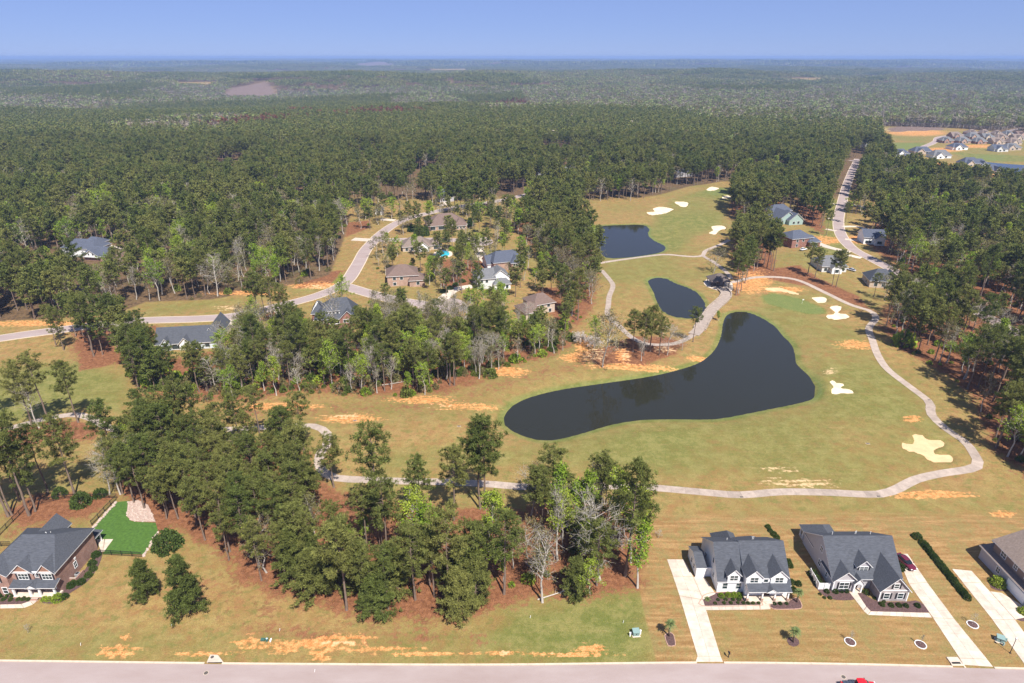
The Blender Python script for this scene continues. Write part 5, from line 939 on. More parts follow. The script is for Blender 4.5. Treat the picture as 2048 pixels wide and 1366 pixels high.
def join(ms, name):
    """several meshes into one, keeping materials and the clump attribute"""
    V = []; F = []; MI = []; CL = []; mats = []; n = 0
    for m in ms:
        v = np.empty(len(m.vertices) * 3, np.float32); m.vertices.foreach_get('co', v); v = v.reshape(-1, 3); V.append(v); a = m.attributes.get('clump'); c = np.full(len(v), .5, np.float32)
        if a: a.data.foreach_get('value', c)
        CL.append(c); mt = m.materials[0]
        if mt not in mats: mats.append(mt)
        for p in m.polygons: F.append([n + i for i in p.vertices]); MI.append(mats.index(mt))
        n += len(v)
    me = bpy.data.meshes.new(name); me.from_pydata(np.concatenate(V).tolist(), [], F); [me.materials.append(m) for m in mats]; me.polygons.foreach_set('material_index', MI)
    a = me.attributes.new('clump', 'FLOAT', 'POINT'); a.data.foreach_set('value', np.concatenate(CL)); me.update(); return me
FS = [pine(300, 24, 3.9, .46, 34, 9, 1.05, .24, F_NEED, .3, lod=True), pine(301, 24, 3.4, .54, 30, 9, 1.05, .24, F_NEED, .4, lod=True), pine(302, 24, 4.3, .42, 36, 9, 1.05, .24, F_NEED, .25, lod=True), pine(303, 24, 3.6, .5, 30, 9, 1.05, .24, F_NEED, .5, lod=True),
      broad(310, 20, 4.0, .3, 16, 4, 6, .75, .30, F_LEAF, .8), broad(311, 20, 3.0, .3, 16, 4, 6, .75, .30, F_LEAF, .75, None, .6, 1.0), broad(312, 20, 4.2, .3, 15, 4, 5, .65, .24, F_OLIV, .7), broad(313, 20, 3.4, .3, 15, 4, 4, .65, .24, F_OLIV, .6, None, .7, .9), broad(314, 20, 3.8, .3, 15, 5, 1, .5, .2, F_OLIV, .5, None, .8, .9), broad(315, 20, 3.0, .35, 15, 5, 1, .5, .2, F_OLIV, .4, None, .6, 1.1)]
rs = NP(31); rest = np.nonzero(~single & ~hid)[0]; pick = {'P': (0, 4), 'Y': (2, 3), 'G': (4, 6), 'O': (6, 8), 'B': (8, 10), 'W': (4, 6)}
ix = np.array([rs.randint(*pick[K_[i]]) for i in rest]); sc_ = np.array([TH[i] / (24 if K_[i] in 'PY' else 20) for i in rest]); wd = sc_ ** .75 * rs.uniform(.92, 1.18, len(rest))
instancer('woodland', np.stack([TX[rest], TY[rest], TZ[rest]], 1), ix, rs.rand(len(rest)) * 6.28, np.stack([wd, wd, sc_], 1), rs.rand(len(rest)), FS, 'mixed pine and spring broadleaf woods around and beyond the houses')
# undergrowth at the feet of the woods
UG = []
for poly, sp, kp, sd in ((W3, 2.6, .92, 1), (F1C, 4.5, .35, 2), (W8, 5.0, .40, 3), (W1, 6.0, .35, 4), (W4, 4.5, .4, 5), (W5, 9.0, .3, 6)):
    r = NP(800 + sd); Q = np.array(gl(poly)); x0, y0 = Q.min(0); x1, y1 = Q.max(0); y1 = min(y1, 420); x0, x1 = max(x0, -380), min(x1, 380); X, Y = np.meshgrid(np.arange(x0, x1, sp), np.arange(y0, y1, sp)); X = X + r.uniform(-.5, .5, X.shape) * sp; Y = Y + r.uniform(-.5, .5, Y.shape) * sp
    ok = inside([tuple(q) for q in Q], X, Y) & (r.rand(*X.shape) < kp) & (np.abs(X) < Y * .9 + 50); X, Y = X[ok], Y[ok]; ok = clear(X, Y) & (fbm(X / 14, Y / 14, 95, 2) > .42); UG.append(np.stack([X[ok], Y[ok]], 1))
UG = np.concatenate(UG); r = NP(850); n = len(UG); h_ = r.uniform(.8, 1, n) * np.exp(r.normal(size=n) * .45) * 1.8; w_ = h_ * r.uniform(.45, .75, n)
F_SHRB = leafm('wood_shrub_leaves', (.10, .14, .03), (.20, .22, .05), .3, True); FU = [bush(860, 1, 1, 70, 7, .30, .12, F_SHRB), bush(861, 1, 1, 60, 6, .32, .12, F_LEAF), bush(862, 1, 1, 60, 5, .32, .10, F_OLIV), bush(863, 1, 1, 50, 4, .30, .06, F_OLIV)]
instancer('undergrowth', np.stack([UG[:, 0], UG[:, 1], height(UG[:, 0], UG[:, 1])], 1), r.choice(4, n, p=[.3, .28, .27, .15]), r.rand(n) * 6.28, np.stack([w_, w_, h_], 1), r.rand(n), FU, 'low bushes and saplings on the floor of the woods')
# farther: light trees to 2.3 km
def low_pine(seed, m, H=22, R_=3.6, n=90, ln=1.6, wd_=.5):
    r = NP(seed); t = r.rand(n); z = H * (.45 + .55 * t); rad = R_ * (1 - .75 * t ** 1.6) * np.sqrt(r.rand(n)); an = r.rand(n) * 6.28; C = np.stack([rad * np.cos(an), rad * np.sin(an), z - .5], 1)
    V, Fq, sh = blades(r, C, np.tile([0, 0, 1.], (n, 1)), 2, ln, wd_, .5, .3); return [mesh_arrays('c', V, Fq, m, {'clump': sh}), trunk_mesh('t', [([(0, 0, -1), (0, 0, H * .9)], [.24, .05], 3)], BARK)]
def low_broad(seed, m, H=21, R_=4.2, n=44, ln=1.9, wd_=.7):
    r = NP(seed); d = unit(r.normal(size=(n, 3))) * r.rand(n, 1) ** .4; C = d * np.array([R_, R_, H * .36]) + np.array([0, 0, H * .62]); V, Fq, sh = blades(r, C, unit(d), 2, ln, wd_, .5, .3); return [mesh_arrays('c', V, Fq, m, {'clump': sh}), trunk_mesh('t', [([(0, 0, -1), (0, 0, H * .9)], [.22, .05], 3)], GBARK)]
F_GREY = leafm('bare_twigs', (.22, .19, .15), (.27, .225, .175), .2, True); F_DEAD = leafm('dead_needles', (.20, .085, .045), (.16, .075, .045), .1, True)
F_PALE = leafm('far_spring_canopy', (.22, .28, .08), (.28, .31, .11), .3, True)
FS2 = [low_pine(400 + i, F_NEED) for i in range(3)] + [low_broad(410, F_PALE), low_broad(411, F_OLIV), low_broad(412, F_GREY), low_pine(420, F_DEAD)]
X, Y = forest(760, 2300, 8.2, 903); pn, bw = stand(X, Y); pn = .04 + .94 * smooth(.36, .72, pn); rs = NP(33); u = rs.rand(len(X)); v = rs.rand(len(X))
ix = np.where(u < pn, rs.randint(0, 3, len(X)), np.where(v < .30, 3, np.where(v < .65, 4, 5))); ix = np.where(rs.rand(len(X)) < bw * .7, 6, ix); s_ = rs.uniform(.72, 1.05, len(X)); w_ = s_ * rs.uniform(1.15, 1.5, len(X))
instancer('forest', np.stack([X, Y, height(X, Y)], 1), ix, rs.rand(len(X)) * 6.28, np.stack([w_, w_, s_], 1), rs.rand(len(X)), FS2, 'wide forest of pine plantation and bare bottomland beyond the neighbourhood')
print('forest', len(X), time.time() - T0)
def patch(seed, size, n, mats_, hh, ln, wd_):
    """a piece of canopy: many light crowns"""
    r = NP(seed); out = []
    for m, share in mats_:
        k = max(1, int(n * share)); c = np.stack([(r.rand(k) - .5) * size * 1.1, (r.rand(k) - .5) * size * 1.1, r.uniform(.6, 1, k) * hh], 1); c = np.repeat(c, 5, 0); c += r.normal(size=c.shape) * np.array([ln * .8, ln * .8, hh * .14])
        V, Fq, sh = blades(r, c, np.tile([0, 0, 1.], (len(c), 1)), 1, ln, wd_, .3, .2); out.append(mesh_arrays('c', V, Fq, m, {'clump': sh}))
    return out
def mass(name, y0, y1, sp, n, hh, ln, wd_, seed, label):
    src = [patch(seed + i, sp, n, [(F_NEED, 1)], hh, ln, wd_) for i in range(2)] + [patch(seed + 5, sp, n, [(F_NEED, .68), (F_OLIV, .18), (F_GREY, .05), (F_PALE, .09)], hh * .9, ln, wd_), patch(seed + 6, sp, n, [(F_OLIV, .34), (F_GREY, .10), (F_PALE, .34), (F_NEED, .22)], hh * .8, ln, wd_)]
    X, Y = forest(y0, y1, sp * .95, seed); pn, bw = stand(X, Y); r = NP(seed + 9); q = pn + r.normal(size=len(X)) * .03; ix = np.where(q > .72, r.randint(0, 2, len(X)), np.where(q > .42, 2, 3)); o = np.ones(len(X))
    instancer(name, np.stack([X, Y, height(X, Y)], 1), ix, r.randint(0, 4, len(X)) * math.pi / 2, np.stack([o, o, r.uniform(.85, 1.1, len(X))], 1), r.rand(len(X)), src, label); print(name, len(X), time.time() - T0)
mass('distant_forest', 2300, 7000, 70, 150, 15, 3.8, 1.5, 600, 'distant forest stands fading to blue'); mass('horizon_forest', 7000, 29500, 240, 150, 17, 15, 6.0, 700, 'forest along the horizon')
# ------------------------------------------------------------------ gardens: mulch beds, shrubs, palms
Z3 = (1340, 1020, 6.21); Z4 = (1580, 1020, 6.21); Z2 = (1260, 950, 2.599); Z2b = (1240, 1240, 8.533); Z5 = (0, 820, 5.94)
def bed(label, pts, m=LMULCH, edge=None):
    p = curve(gl(pts), .8, True); s = MB(); ar = sum(a[0] * b[1] - a[1] * b[0] for a, b in zip(p, p[1:] + p[:1])); p = p if ar > 0 else p[::-1]; s.prism(p, -.1, .045); o = tag(s.build('mulch_bed', m), label, kind='structure')
    if edge:
        for a, b in zip(p, p[1:] + p[:1]):
            d = Vector((b[0] - a[0], b[1] - a[1])); 
            if d.length < .1: continue
            d.normalize(); n = Vector((-d.y, d.x)) * .07; e = MB(); q0, q1 = Vector(a) + d * .015, Vector(b) - d * .015; e.prism([tuple(q0 - n * -1), tuple(q0 - n), tuple(q1 - n), tuple(q1 + n)][::1], -.08, .10); e.build('edging', edge, o)
    return o
EDG = mat('brick_edging', (.42, .26, .19), .9, .3, 3)
bed('dark mulch bed left of the white house porch', zoom(*Z3, [(395,1100),(420,1060),(500,1032),(570,1028),(905,1012),(940,1120),(1118,1128),(1135,1160),(1100,1188),(412,1193)]), LMULCH, EDG)
bed('dark mulch bed right of the white house porch', zoom(*Z3, [(1255,1140),(1450,1135),(1580,1090),(1640,1190),(1620,1225),(1450,1235),(1260,1225)]), LMULCH, EDG)
bed('dark mulch bed before the garage gable of the grey house', zoom(*Z4, [(842,1040),(900,1030),(1080,1130),(1440,1137),(1560,1125),(1640,1160),(1700,1220),(1735,1272),(985,1255),(930,1200)]))
bed('dark mulch bed left of the grey house entry', zoom(*Z4, [(230,800),(300,760),(420,930),(520,985),(722,1022),(800,1110),(560,1115),(400,1050),(300,930)]))
bed('mulch bed round the brick house front', zoom(*Z1, [(-60,1240),(-60,1130),(60,1110),(200,1128),(410,1130),(400,1180),(250,1235)])); bed('mulch strip along the brick house side', zoom(*Z1, [(500,1130),(640,1115),(760,1060),(880,930),(1000,840),(1160,590),(1215,640),(1180,760),(1100,900),(1000,1000),(800,1130),(720,1220),(500,1220)]))
bed('long mulch bed under the left front palm', zoom(*Z2b, [(762,265),(830,222),(905,235),(948,420),(900,445),(825,448)]), LMULCH, EDG); bed('mulch patch under the palm between the houses', zoom(*Z2, [(818,848),(868,848),(880,880),(850,893),(822,878)]))
bed('mulch bed beside the right edge drive', zoom(1840, 1060, 4.466, [(840,700),(880,690),(960,700),(960,808),(870,805),(832,750)])); bed('mulch under the bright shrub by the brown house', zoom(1840, 1060, 4.466, [(620,490),(700,470),(790,535),(720,545),(650,525)]))
rs = NP(9)
def shrub(px_, h_, r_, label, kind='S', grp=None, z=None):
    x, y = gnd(*px_); sm, fm = LIB[kind][rs.randint(len(LIB[kind]))]; t = thing('shrub', label, 'shrub', (x, y, hz(x, y) - .02 if z is None else z), rs.rand() * 6.28, grp); t.scale = (r_, r_, h_); link('stem', sm, t); link('foliage', fm, t); return t
def row(pts, zm, h_, r_, what, kind='S', jit=.12):
    for i, p in enumerate(pts): k = 1 + rs.uniform(-jit, jit); shrub(zoom(*zm, [p])[0], h_ * k, r_ * k, f'{ordn[i]} {what}' if len(pts) > 1 else what, kind, what.split(' from')[0] if len(pts) > 1 else None)
row([(635,1075),(720,1065),(795,1068),(860,1075)], Z3, 1.1, .72, 'large rounded shrub from the left against the white house', 'SL'); row([(595,1118),(690,1116),(780,1116),(853,1116)], Z3, .5, .4, 'small ball shrub from the left, middle line before the white house'); row([(560,1162),(670,1158),(755,1156),(842,1156),(912,1158),(968,1160),(1030,1160),(1100,1158)], Z3, .48, .38, 'small ball shrub from the left, front line before the white house')
row([(1297,1168),(1367,1166),(1447,1166)], Z3, .5, .4, 'ball shrub from the left, right of the porch walk'); row([(1530,1000),(1505,905),(1590,925),(1485,700),(1465,655)], Z3, 1.2, .8, 'shrub from the front along the right wall of the white house'); row([(1215,215),(1245,265),(1290,310),(1325,345)], Z3, .9, .7, 'shrub from the back in the row behind the white house')
row([(1140,1180),(1255,1190),(1350,1190),(1437,1195),(1580,1195)], Z4, .8, .58, 'round shrub from the left before the garage gable'); row([(455,1020),(560,1020),(632,1012),(690,1010)], Z4, .85, .55, 'shrub from the left under the left window of the grey house'); row([(370,1048),(425,1092),(495,1095)], Z4, .5, .4, 'tiny shrub from the left in the grey house bed'); row([(285,815),(315,865),(345,915)], Z4, 1.4, .95, 'dense shrub from the back beside the white vinyl fence'); row([(935,1030)], Z4, .8, .6, 'shrub right of the arched entry'); row([(1365,735)], Z4, 1.4, .8, 'shrub at the right corner of the grey house'); row([(1050,1100),(1165,1140)], Z4, .6, .4, 'low plant from the left at the garage gable corner')
row([(845,1030),(872,1000),(968,985),(1055,905),(1110,830),(1100,765),(1145,665)], Z1, 1.25, .85, 'shrub from the front along the brick house side'); row([(690,1185)], Z1, 1.5, 1.0, 'pale loose shrub at the brick house corner', 'SL'); row([(770,1160)], Z1, 1.1, .8, 'dark shrub right of the pale loose one'); row([(530,1182),(578,1185)], Z1, .8, .75, 'yellow green shrub from the left, right of the porch steps', 'SL'); row([(45,1185),(130,1188),(222,1182),(285,1178),(340,1182)], Z1, .6, .5, 'low ball shrub from the left before the brick porch'); row([(40,1085),(125,1085),(20,1130),(130,1135)], Z1, 1.0, .8, 'bigger shrub from the back left of the brick porch')
shrub((336, 1094), 4.6, 3.0, 'big round evergreen shrub beside the green lawn'); shrub((163, 1008), 3.6, 2.3, 'big dark shrub in the middle of the back fence'); shrub((120, 990), 2.4, 1.7, 'shrub behind the back fence, left of the big one'); shrub((201, 991), 2.2, 1.6, 'shrub behind the back fence, right of the big one')
row([(1490,325)], Z2, 1.3, 1.05, 'lone shrub at the back end of the hedge')
for i in range(19): t = i / 18; shrub(zoom(*Z2, [(1522 + t * 228, 358 + t * 284)])[0], 1.25 * rs.uniform(.9, 1.1), .82 * rs.uniform(.92, 1.1), (f'{ordn[i]} shrub from the back in the long hedge' if i < 12 else f'{ordn[18 - i]} shrub from the front in the long hedge'), 'S', 'shrubs of the long hedge')
shrub((1995, 1168), 1.9, 1.5, 'bright yellow green shrub left of the brown house', 'SL'); shrub((2046, 1225), 1.3, 1.0, 'yellow shrub cut by the right edge', 'SL')
for i, (x, y, h_, r_) in enumerate(((872,606,2.2,2.6),(888,585,1.8,1.9),(900,578,1.8,1.8),(912,570,1.6,1.7),(925,563,1.6,1.7))): shrub((x, y), h_, r_, f'{ordn[i]} clipped shrub up the curved white drive', 'S', 'shrubs along the curved white drive')
for i, (x, y, h_, r_) in enumerate(((835,470,6.5,2.3),(843,471,7,2.4),(852,470,6.5,2.2),(823,462,5,2.5),(940,452,6,2.2))): shrub((x, y), h_, r_, f'{ordn[i]} cone shaped evergreen from the left before the tan brick house', 'S', 'evergreens before the tan brick house')
# palms
FROND = mat('palm_frond', (.13, .165, .05), .7, .35, 3); PTRUNK = mat('palm_trunk', (.22, .16, .11), .95, .4, 5, bump=.6)
def palm(px_, h_, label, n=20, fl=.95):
    x, y = gnd(*px_); t = thing('palm_tree', label, 'palm', (x, y, 0), rs.rand() * 6)
    if h_ > .5: s = MB(); s.tube([(0, 0, -.1), (.04, .02, h_ * .5), (.0, .05, h_)], [.19, .16, .15], 9); s.build('trunk', PTRUNK, t, True)
    for i in range(n):
        s = MB(); a = i * 2.399; el = R(72 - 100 * i / n); L_ = fl * rs.uniform(.85, 1.15); d = Vector((math.cos(a) * math.cos(el), math.sin(a) * math.cos(el), math.sin(el))); sd = Vector((-math.sin(a), math.cos(a), 0)); up = sd.cross(d) * -1
        P = [Vector((0, .05 if h_ > .5 else 0, max(h_, .1))) + d * L_ * q - Vector((0, 0, 1)) * L_ * .45 * q * q for q in (0, .3, .55, .8, 1)]
        for j in range(1, 5):
            for sg in (-1, 1):
                b0, b1 = P[j - 1], P[j]; tipp = b1 + sd * sg * L_ * (.38, .40, .30, .12)[j - 1] + (P[j] - P[j - 1]) * .8 - Vector((0, 0, .05)); s.poly([b0, b1, tipp] if sg > 0 else [b1, b0, tipp])
        s.tube(P, [.02, .016, .012, .008, .004], 3); s.build('frond', FROND, t)
palm((1337.5, 1272), 3.3, 'young palm tree left of the white house drive', 22, 1.1); palm((1586, 1284), 2.8, 'young palm tree in the lawn between the two front houses', 22, 1.1); palm((1593, 1204), 2.7, 'palm tree at the right corner of the white house porch', 22, 1.0); palm((1415, 1199), .1, 'low fan palm in the bed by the white house drive', 14, .8)
# saplings in white rings
RING = mat('white_ring', (.75, .73, .68), .8, .1, 4)
for i, (x, y) in enumerate(((1700,1284),(1841,1289.5),(1945,1249.5))):
    a, b = gnd(x, y); w = ('left', 'middle', 'rightmost')[i]; t = thing('tree_ring', f'{w} white edged mulch ring in the front lawns', 'edging ring', (a, b, 0)); s = MB()
    s.prism([(.86 * math.cos(k * math.pi / 12), .86 * math.sin(k * math.pi / 12)) for k in range(24)], -.08, .05); s.build('mulch', LMULCH, t)
    for k in range(12):
        t0, t1 = k * math.pi / 6 + .012, (k + 1) * math.pi / 6 - .012; s = MB(); s.prism([(r_ * math.cos(q), r_ * math.sin(q)) for r_, q in ((.87, t0), (1.02, t0), (1.02, t1), (.87, t1))], -.08, .12); s.build('edging_block', RING, t)
    q = thing('sapling', f'bare sapling in the {w} white ring', 'sapling', (a - .1, b + .05, .03)); sm, fm = LIB['B'][i]; link('trunk', sm, q); link('crown', fm, q); q.scale = (.13, .13, .14)
q = thing('sapling', 'bare sapling with red mulch in the lawn of the brick house', 'sapling', (*gnd(56, 1266), 0)); link('trunk', LIB['B'][2][0], q); link('crown', LIB['B'][2][1], q); q.scale = (.11, .11, .11)
q = thing('sapling', 'leafless bush beside the roadside wood corner', 'sapling', (*gnd(1316, 1076), 0)); link('trunk', LIB['B'][2][0], q); link('crown', LIB['B'][2][1], q); q.scale = (.16, .16, .11)
# ------------------------------------------------------------------ street furniture and small things
UTIL = mat('utility_green', (.20, .29, .27), .5, .1, 3); UTILD = mat('utility_dark_green', (.05, .12, .10), .5, .2, 3); CAST = mat('cast_iron', (.10, .085, .075), .7, .3, 6)
def transformer(px_, label, rz=0.0):
    t = thing('transformer_box', label, 'utility box', (*gnd(*px_), 0), rz); bx(t, 'pad', -.75, .75, -.65, .65, -.1, .07, CONC); bx(t, 'cabinet', -.6, .6, -.45, .5, .07, .95, UTIL, .04); s = MB(); s.prism([(-.66, -.55), (.66, -.55), (.66, .56), (-.66, .56)], [.92, .92, 1.06, 1.06], [.99, .99, 1.13, 1.13]); s.build('lid', UTIL, t, bevel=.02); bx(t, 'lock_plate', -.08, .08, -.48, -.44, .4, .65, METAL)
def pedestal(px_, label, m=TRIM, h_=.8):
    t = thing('utility_pedestal', label, 'pedestal', (*gnd(*px_), 0)); bx(t, 'post', -.12, .12, -.12, .12, -.05, h_, m, .02); bx(t, 'cap', -.15, .15, -.15, .15, h_, h_ + .08, m, .02)
transformer((1271.5, 1269), 'grey green transformer box at the lot line', .1); pedestal((1260, 1272), 'white pedestal left of the lot line transformer'); pedestal((1280.5, 1268), 'white pedestal right of the lot line transformer', TRIM, .9)
transformer((1999, 1282), 'grey green transformer box beside the right edge drive', -.5); pedestal((2011, 1283), 'pale pedestal right of the drive transformer', UTIL, .7); pedestal((2006, 1291), 'pale green pedestal below the drive transformer', UTIL, .6)
t = thing('lamp_post', 'thin grey street lamp beside the right edge drive', 'lamp post', (*gnd(2020, 1306), 0)); s = MB(); s.tube([(0, 0, -.1), (0, 0, .5), (0, 0, 3.3)], [.09, .06, .045], 8); s.build('pole', METAL, t); s = MB(); s.tube([(0, 0, 3.3), (0, 0, 3.42), (0, 0, 3.72), (0, 0, 3.85)], [.08, .15, .19, .03], 10); s.build('lantern', mat('frosted_lantern', (.62, .62, .60), .3), t); bx(t, 'base_plate', -.16, .16, -.16, .16, -.02, .05, METAL)
t = thing('mailbox', 'black mailbox at the white house drive', 'mailbox', (*gnd(1456.5, 1315), 0)); bx(t, 'post', -.06, .06, -.06, .06, -.1, 1.05, METAL); s = MB(); s.tube([(0, -.28, 1.2), (0, .28, 1.2)], .15, 12); s.build('box', METAL, t); bx(t, 'flag', .15, .17, -.1, .1, 1.2, 1.42, mat('red_flag', (.5, .03, .02), .5))
p = gl([(414,1326),(447,1325.5),(436,1311.5),(421,1311)]); t = thing('storm_drain', 'tapered concrete storm drain with a round lid at the left kerb', 'storm drain', (p[0][0], p[0][1], 0)); lo = [(a - p[0][0], b - p[0][1]) for a, b in p]
s = MB(); s.prism(lo, -.1, .24); s.build('slab', CONC, t); s = MB(); c = gnd(425, 1316); s.tube([(c[0] - p[0][0], c[1] - p[0][1], .2), (c[0] - p[0][0], c[1] - p[0][1], .27)], .3, 16); s.build('lid', CAST, t); bx(t, 'throat_shade', .2, lo[1][0] - .2, -.03, .05, .03, .15, DARK)  # drain mouth is a solid block, its inner shade painted near black
p = gnd(1904, 1330); t = thing('storm_drain', 'kerb inlet with a dark open mouth by the second drive', 'storm drain', (*p, 0)); bx(t, 'slab', -.1, 1.9, .05, 1.5, -.1, .2, CONC); bx(t, 'throat_shade', .1, 1.6, .06, .45, .17, .215, DARK); bx(t, 'kerb_beam', -.2, 2.0, -.3, .04, .12, .24, KERBM)  # inlet mouth is a solid block with the shade put into its colour
for x, y, lab in ((412,1346,'round manhole cover in the street at the left'),(1687,1354,'round manhole cover in the street by the red truck')):
    t = thing('manhole_cover', lab, 'manhole', (*gnd(x, y), .012)); s = MB(); s.tube([(0, 0, -.02), (0, 0, .012)], .36, 20); s.build('cover', CAST, t); s = MB(); s.tube([(0, 0, -.02), (0, 0, .007)], .43, 20); s.build('frame', KERBM, t)
t = thing('utility_vault', 'teal green utility boxes lying in the front grass', 'utility box', (*gnd(521, 1283), 0)); bx(t, 'box', 0, .75, 0, .5, -.05, .42, UTILD, .05); s = MB(); s.tube([(1.15, .2, -.05), (1.15, .2, .5)], .30, 14); s.build('dome', UTILD, t); s = MB(); s.tube([(1.15, .2, .5), (1.15, .2, .56)], .14, 10); s.build('cap', TRIM, t); bx(t, 'marker_board', 1.75, 1.95, -.15, .5, -.05, .3, TRIM)
for x, y, lab in ((343,1252,'white survey stake in the grass left of the wood'),(559,1262,'slanted white stake above the clay strip'),(1060,1236,'short white pipe before the roadside wood'),(1246,1246,'white stake near the lot line'),(161,1291,'white pipe end in the left front grass'),(629,1344,'white chip on the street')):
    t = thing('stake', lab, 'stake', (*gnd(x, y), 0)); s = MB(); s.tube([(0, 0, -.05), (.12, .1, .55)], .045, 6); s.build('pole', TRIM, t)
t = thing('golf_flag', 'white flag on the putting green', 'flag', on(*gnd(1604, 606))); s = MB(); s.tube([(0, 0, -.1), (0, 0, 2.2)], .03, 6); s.build('pole', TRIM, t); s = MB(); s.box(.02, .62, -.01, .01, 1.75, 2.2); s.build('cloth', TRIM, t)
for x, y, lab in ((1483,994.5,'dark drain box at the lower edge of the cart path'),(1757,993,'dark drain box where the cart path bends up'),(437,863,'dark drain box beside the straight left cart path'),(1858,801,'dark drain box on the right cart path'),(710,842,'dark sprinkler box in the left fairway'),(918,855,'small dark sprinkler box left of the long pond'),(1735,889,'dark patch of a drain in the right fairway')):
    X_, Y_ = gnd(x, y); t = thing('drain_box', lab, 'drain', (X_, Y_, hz(X_, Y_))); bx(t, 'box', -.45, .45, -.25, .25, -.1, .09, CAST); bx(t, 'rim', -.52, .52, -.32, .32, -.1, .06, KERBM)
for i, (x, y, a, L_, rr_) in enumerate(((1075,1200,.35,7.5,.14),(1120,1188,.9,5,.11),(1085,1160,2.2,6,.12),(655,725,.1,9,.16),(760,770,.25,8,.15),(700,700,2.0,8,.13))):
    t = thing('fallen_log', ('longest pale fallen trunk at the wood front', 'short pale fallen trunk right of the longest', 'pale trunk leaning over the clearing', 'white fallen trunk in the middle of the wood belt', 'fallen trunk lower in the wood belt', 'slanting dead trunk in the wood belt')[i], 'log', on(*gnd(x, y))); s = MB(); s.tube([(0, 0, .12), (math.cos(a) * L_ * .5, math.sin(a) * L_ * .5, .25), (math.cos(a) * L_, math.sin(a) * L_, .5)], [rr_, rr_ * .8, rr_ * .4], 7); s.build('stem', GBARK, t)
    for k in (.5, .7, .85): s = MB(); b = Vector((math.cos(a) * L_ * k, math.sin(a) * L_ * k, .3)); s.tube([b, b + Vector((math.cos(a + .9), math.sin(a + .9), .7)) * 1.1], [.04, .012], 4); s.build('branch', GBARK, t)
# fences of the brick house
def fence(label, pts, h_=1.35):
    a0 = pts[0]; t = thing('metal_fence', label, 'fence', (*a0, 0)); L_ = [math.hypot(b[0] - a[0], b[1] - a[1]) for a, b in zip(pts, pts[1:])]
    for (a, b), ln in zip(zip(pts, pts[1:]), L_):
        n = max(1, round(ln / 2.3)); an = math.atan2(b[1] - a[1], b[0] - a[0]); w = ln / n
        m = MB()
        for z in (.18, h_ - .2, h_ - .04): m.box(.04, w - .04, -.02, .02, z - .025, z + .025)
        for k in range(1, 14): m.box(w * k / 14 - .012, w * k / 14 + .012, -.012, .012, .05, h_)
        pm_ = m.mesh('panel', METAL); q = MB(); q.box(-.045, .045, -.045, .045, -.1, h_ + .1); qm = q.mesh('post', METAL)
        for i in range(n):
            f = i / n; link('panel', pm_, t, (a[0] + (b[0] - a[0]) * f - a0[0], a[1] + (b[1] - a[1]) * f - a0[1], 0), an); link('post', qm, t, (a[0] + (b[0] - a[0]) * f - a0[0], a[1] + (b[1] - a[1]) * f - a0[1], 0), an)
    return t
fence('black metal fence at the front of the green lawn', gl([(203,1109),(285,1114)])); fence('dark metal fence behind the brick house running to its corner', gl([(-60,1140),(0,1071),(52,1018)])); fence('dark metal fence along the back of the mulched yard', gl([(60,1012),(130,997),(236,996)])); fence('dark fence beside the stone edge of the lawn', gl([(184,1051),(234,998)])); fence('short dark fence left of the brick house', gl([(-60,1094),(24,1092)]))
def rockm(seed):
    r = NP(seed); bm = bmesh.new(); bmesh.ops.create_icosphere(bm, subdivisions=1, radius=1)
    for v in bm.verts: v.co *= r.uniform(.75, 1.15)
    me = bpy.data.meshes.new('stone'); bm.to_mesh(me); bm.free(); me.materials.append(mat('pale_rock', (.46, .36, .30), .9, .3, 1.5)); return me
RK = [rockm(i) for i in range(4)]
def rocks(name, label, pts, s0, s1):
    t = thing(name, label, 'stones', (*pts[0], 0))
    for x, y in pts: s_ = rs.uniform(s0, s1); o = link('stone', RK[rs.randint(4)], t, (x - pts[0][0], y - pts[0][1], s_ * .3), rs.rand() * 6); o.scale = (s_ * rs.uniform(.9, 1.4), s_, s_ * .75)
a, b = np.array(gnd(187, 1055)), np.array(gnd(233, 1004)); rocks('stone_edge', 'pale boulder edging on the left side of the green lawn', [tuple(a + (b - a) * t + rs.normal(size=2) * .1) for t in np.linspace(0, 1, 32)], .25, .45)
a, b = np.array(gnd(287, 1114)), np.array(gnd(315, 1066)); rocks('stone_edge', 'pale boulder edging on the right side of the green lawn', [tuple(a + (b - a) * t + rs.normal(size=2) * .1) for t in np.linspace(0, 1, 20)], .25, .45)
RG = gl(zoom(*Z1, [(1520,20),(1640,0),(1760,60),(1850,260),(1640,258),(1560,245),(1505,190)])); Q = np.array(RG); pts = [tuple(p) for p in rs.uniform(Q.min(0), Q.max(0), (420, 2)) if inside(RG, np.array([p[0]]), np.array([p[1]]))[0]]
rocks('rock_garden', 'bed of pale stones behind the green lawn under the pines', pts[:190], .12, .32); sheet('gravel_bed', RG, .05, mat('pale_gravel', (.40, .29, .24), .95, .35, 4, bump=.6)).parent = bpy.data.objects['rock_garden']
bpy.data.objects['gravel_bed'].location = -Vector((*pts[0], 0))
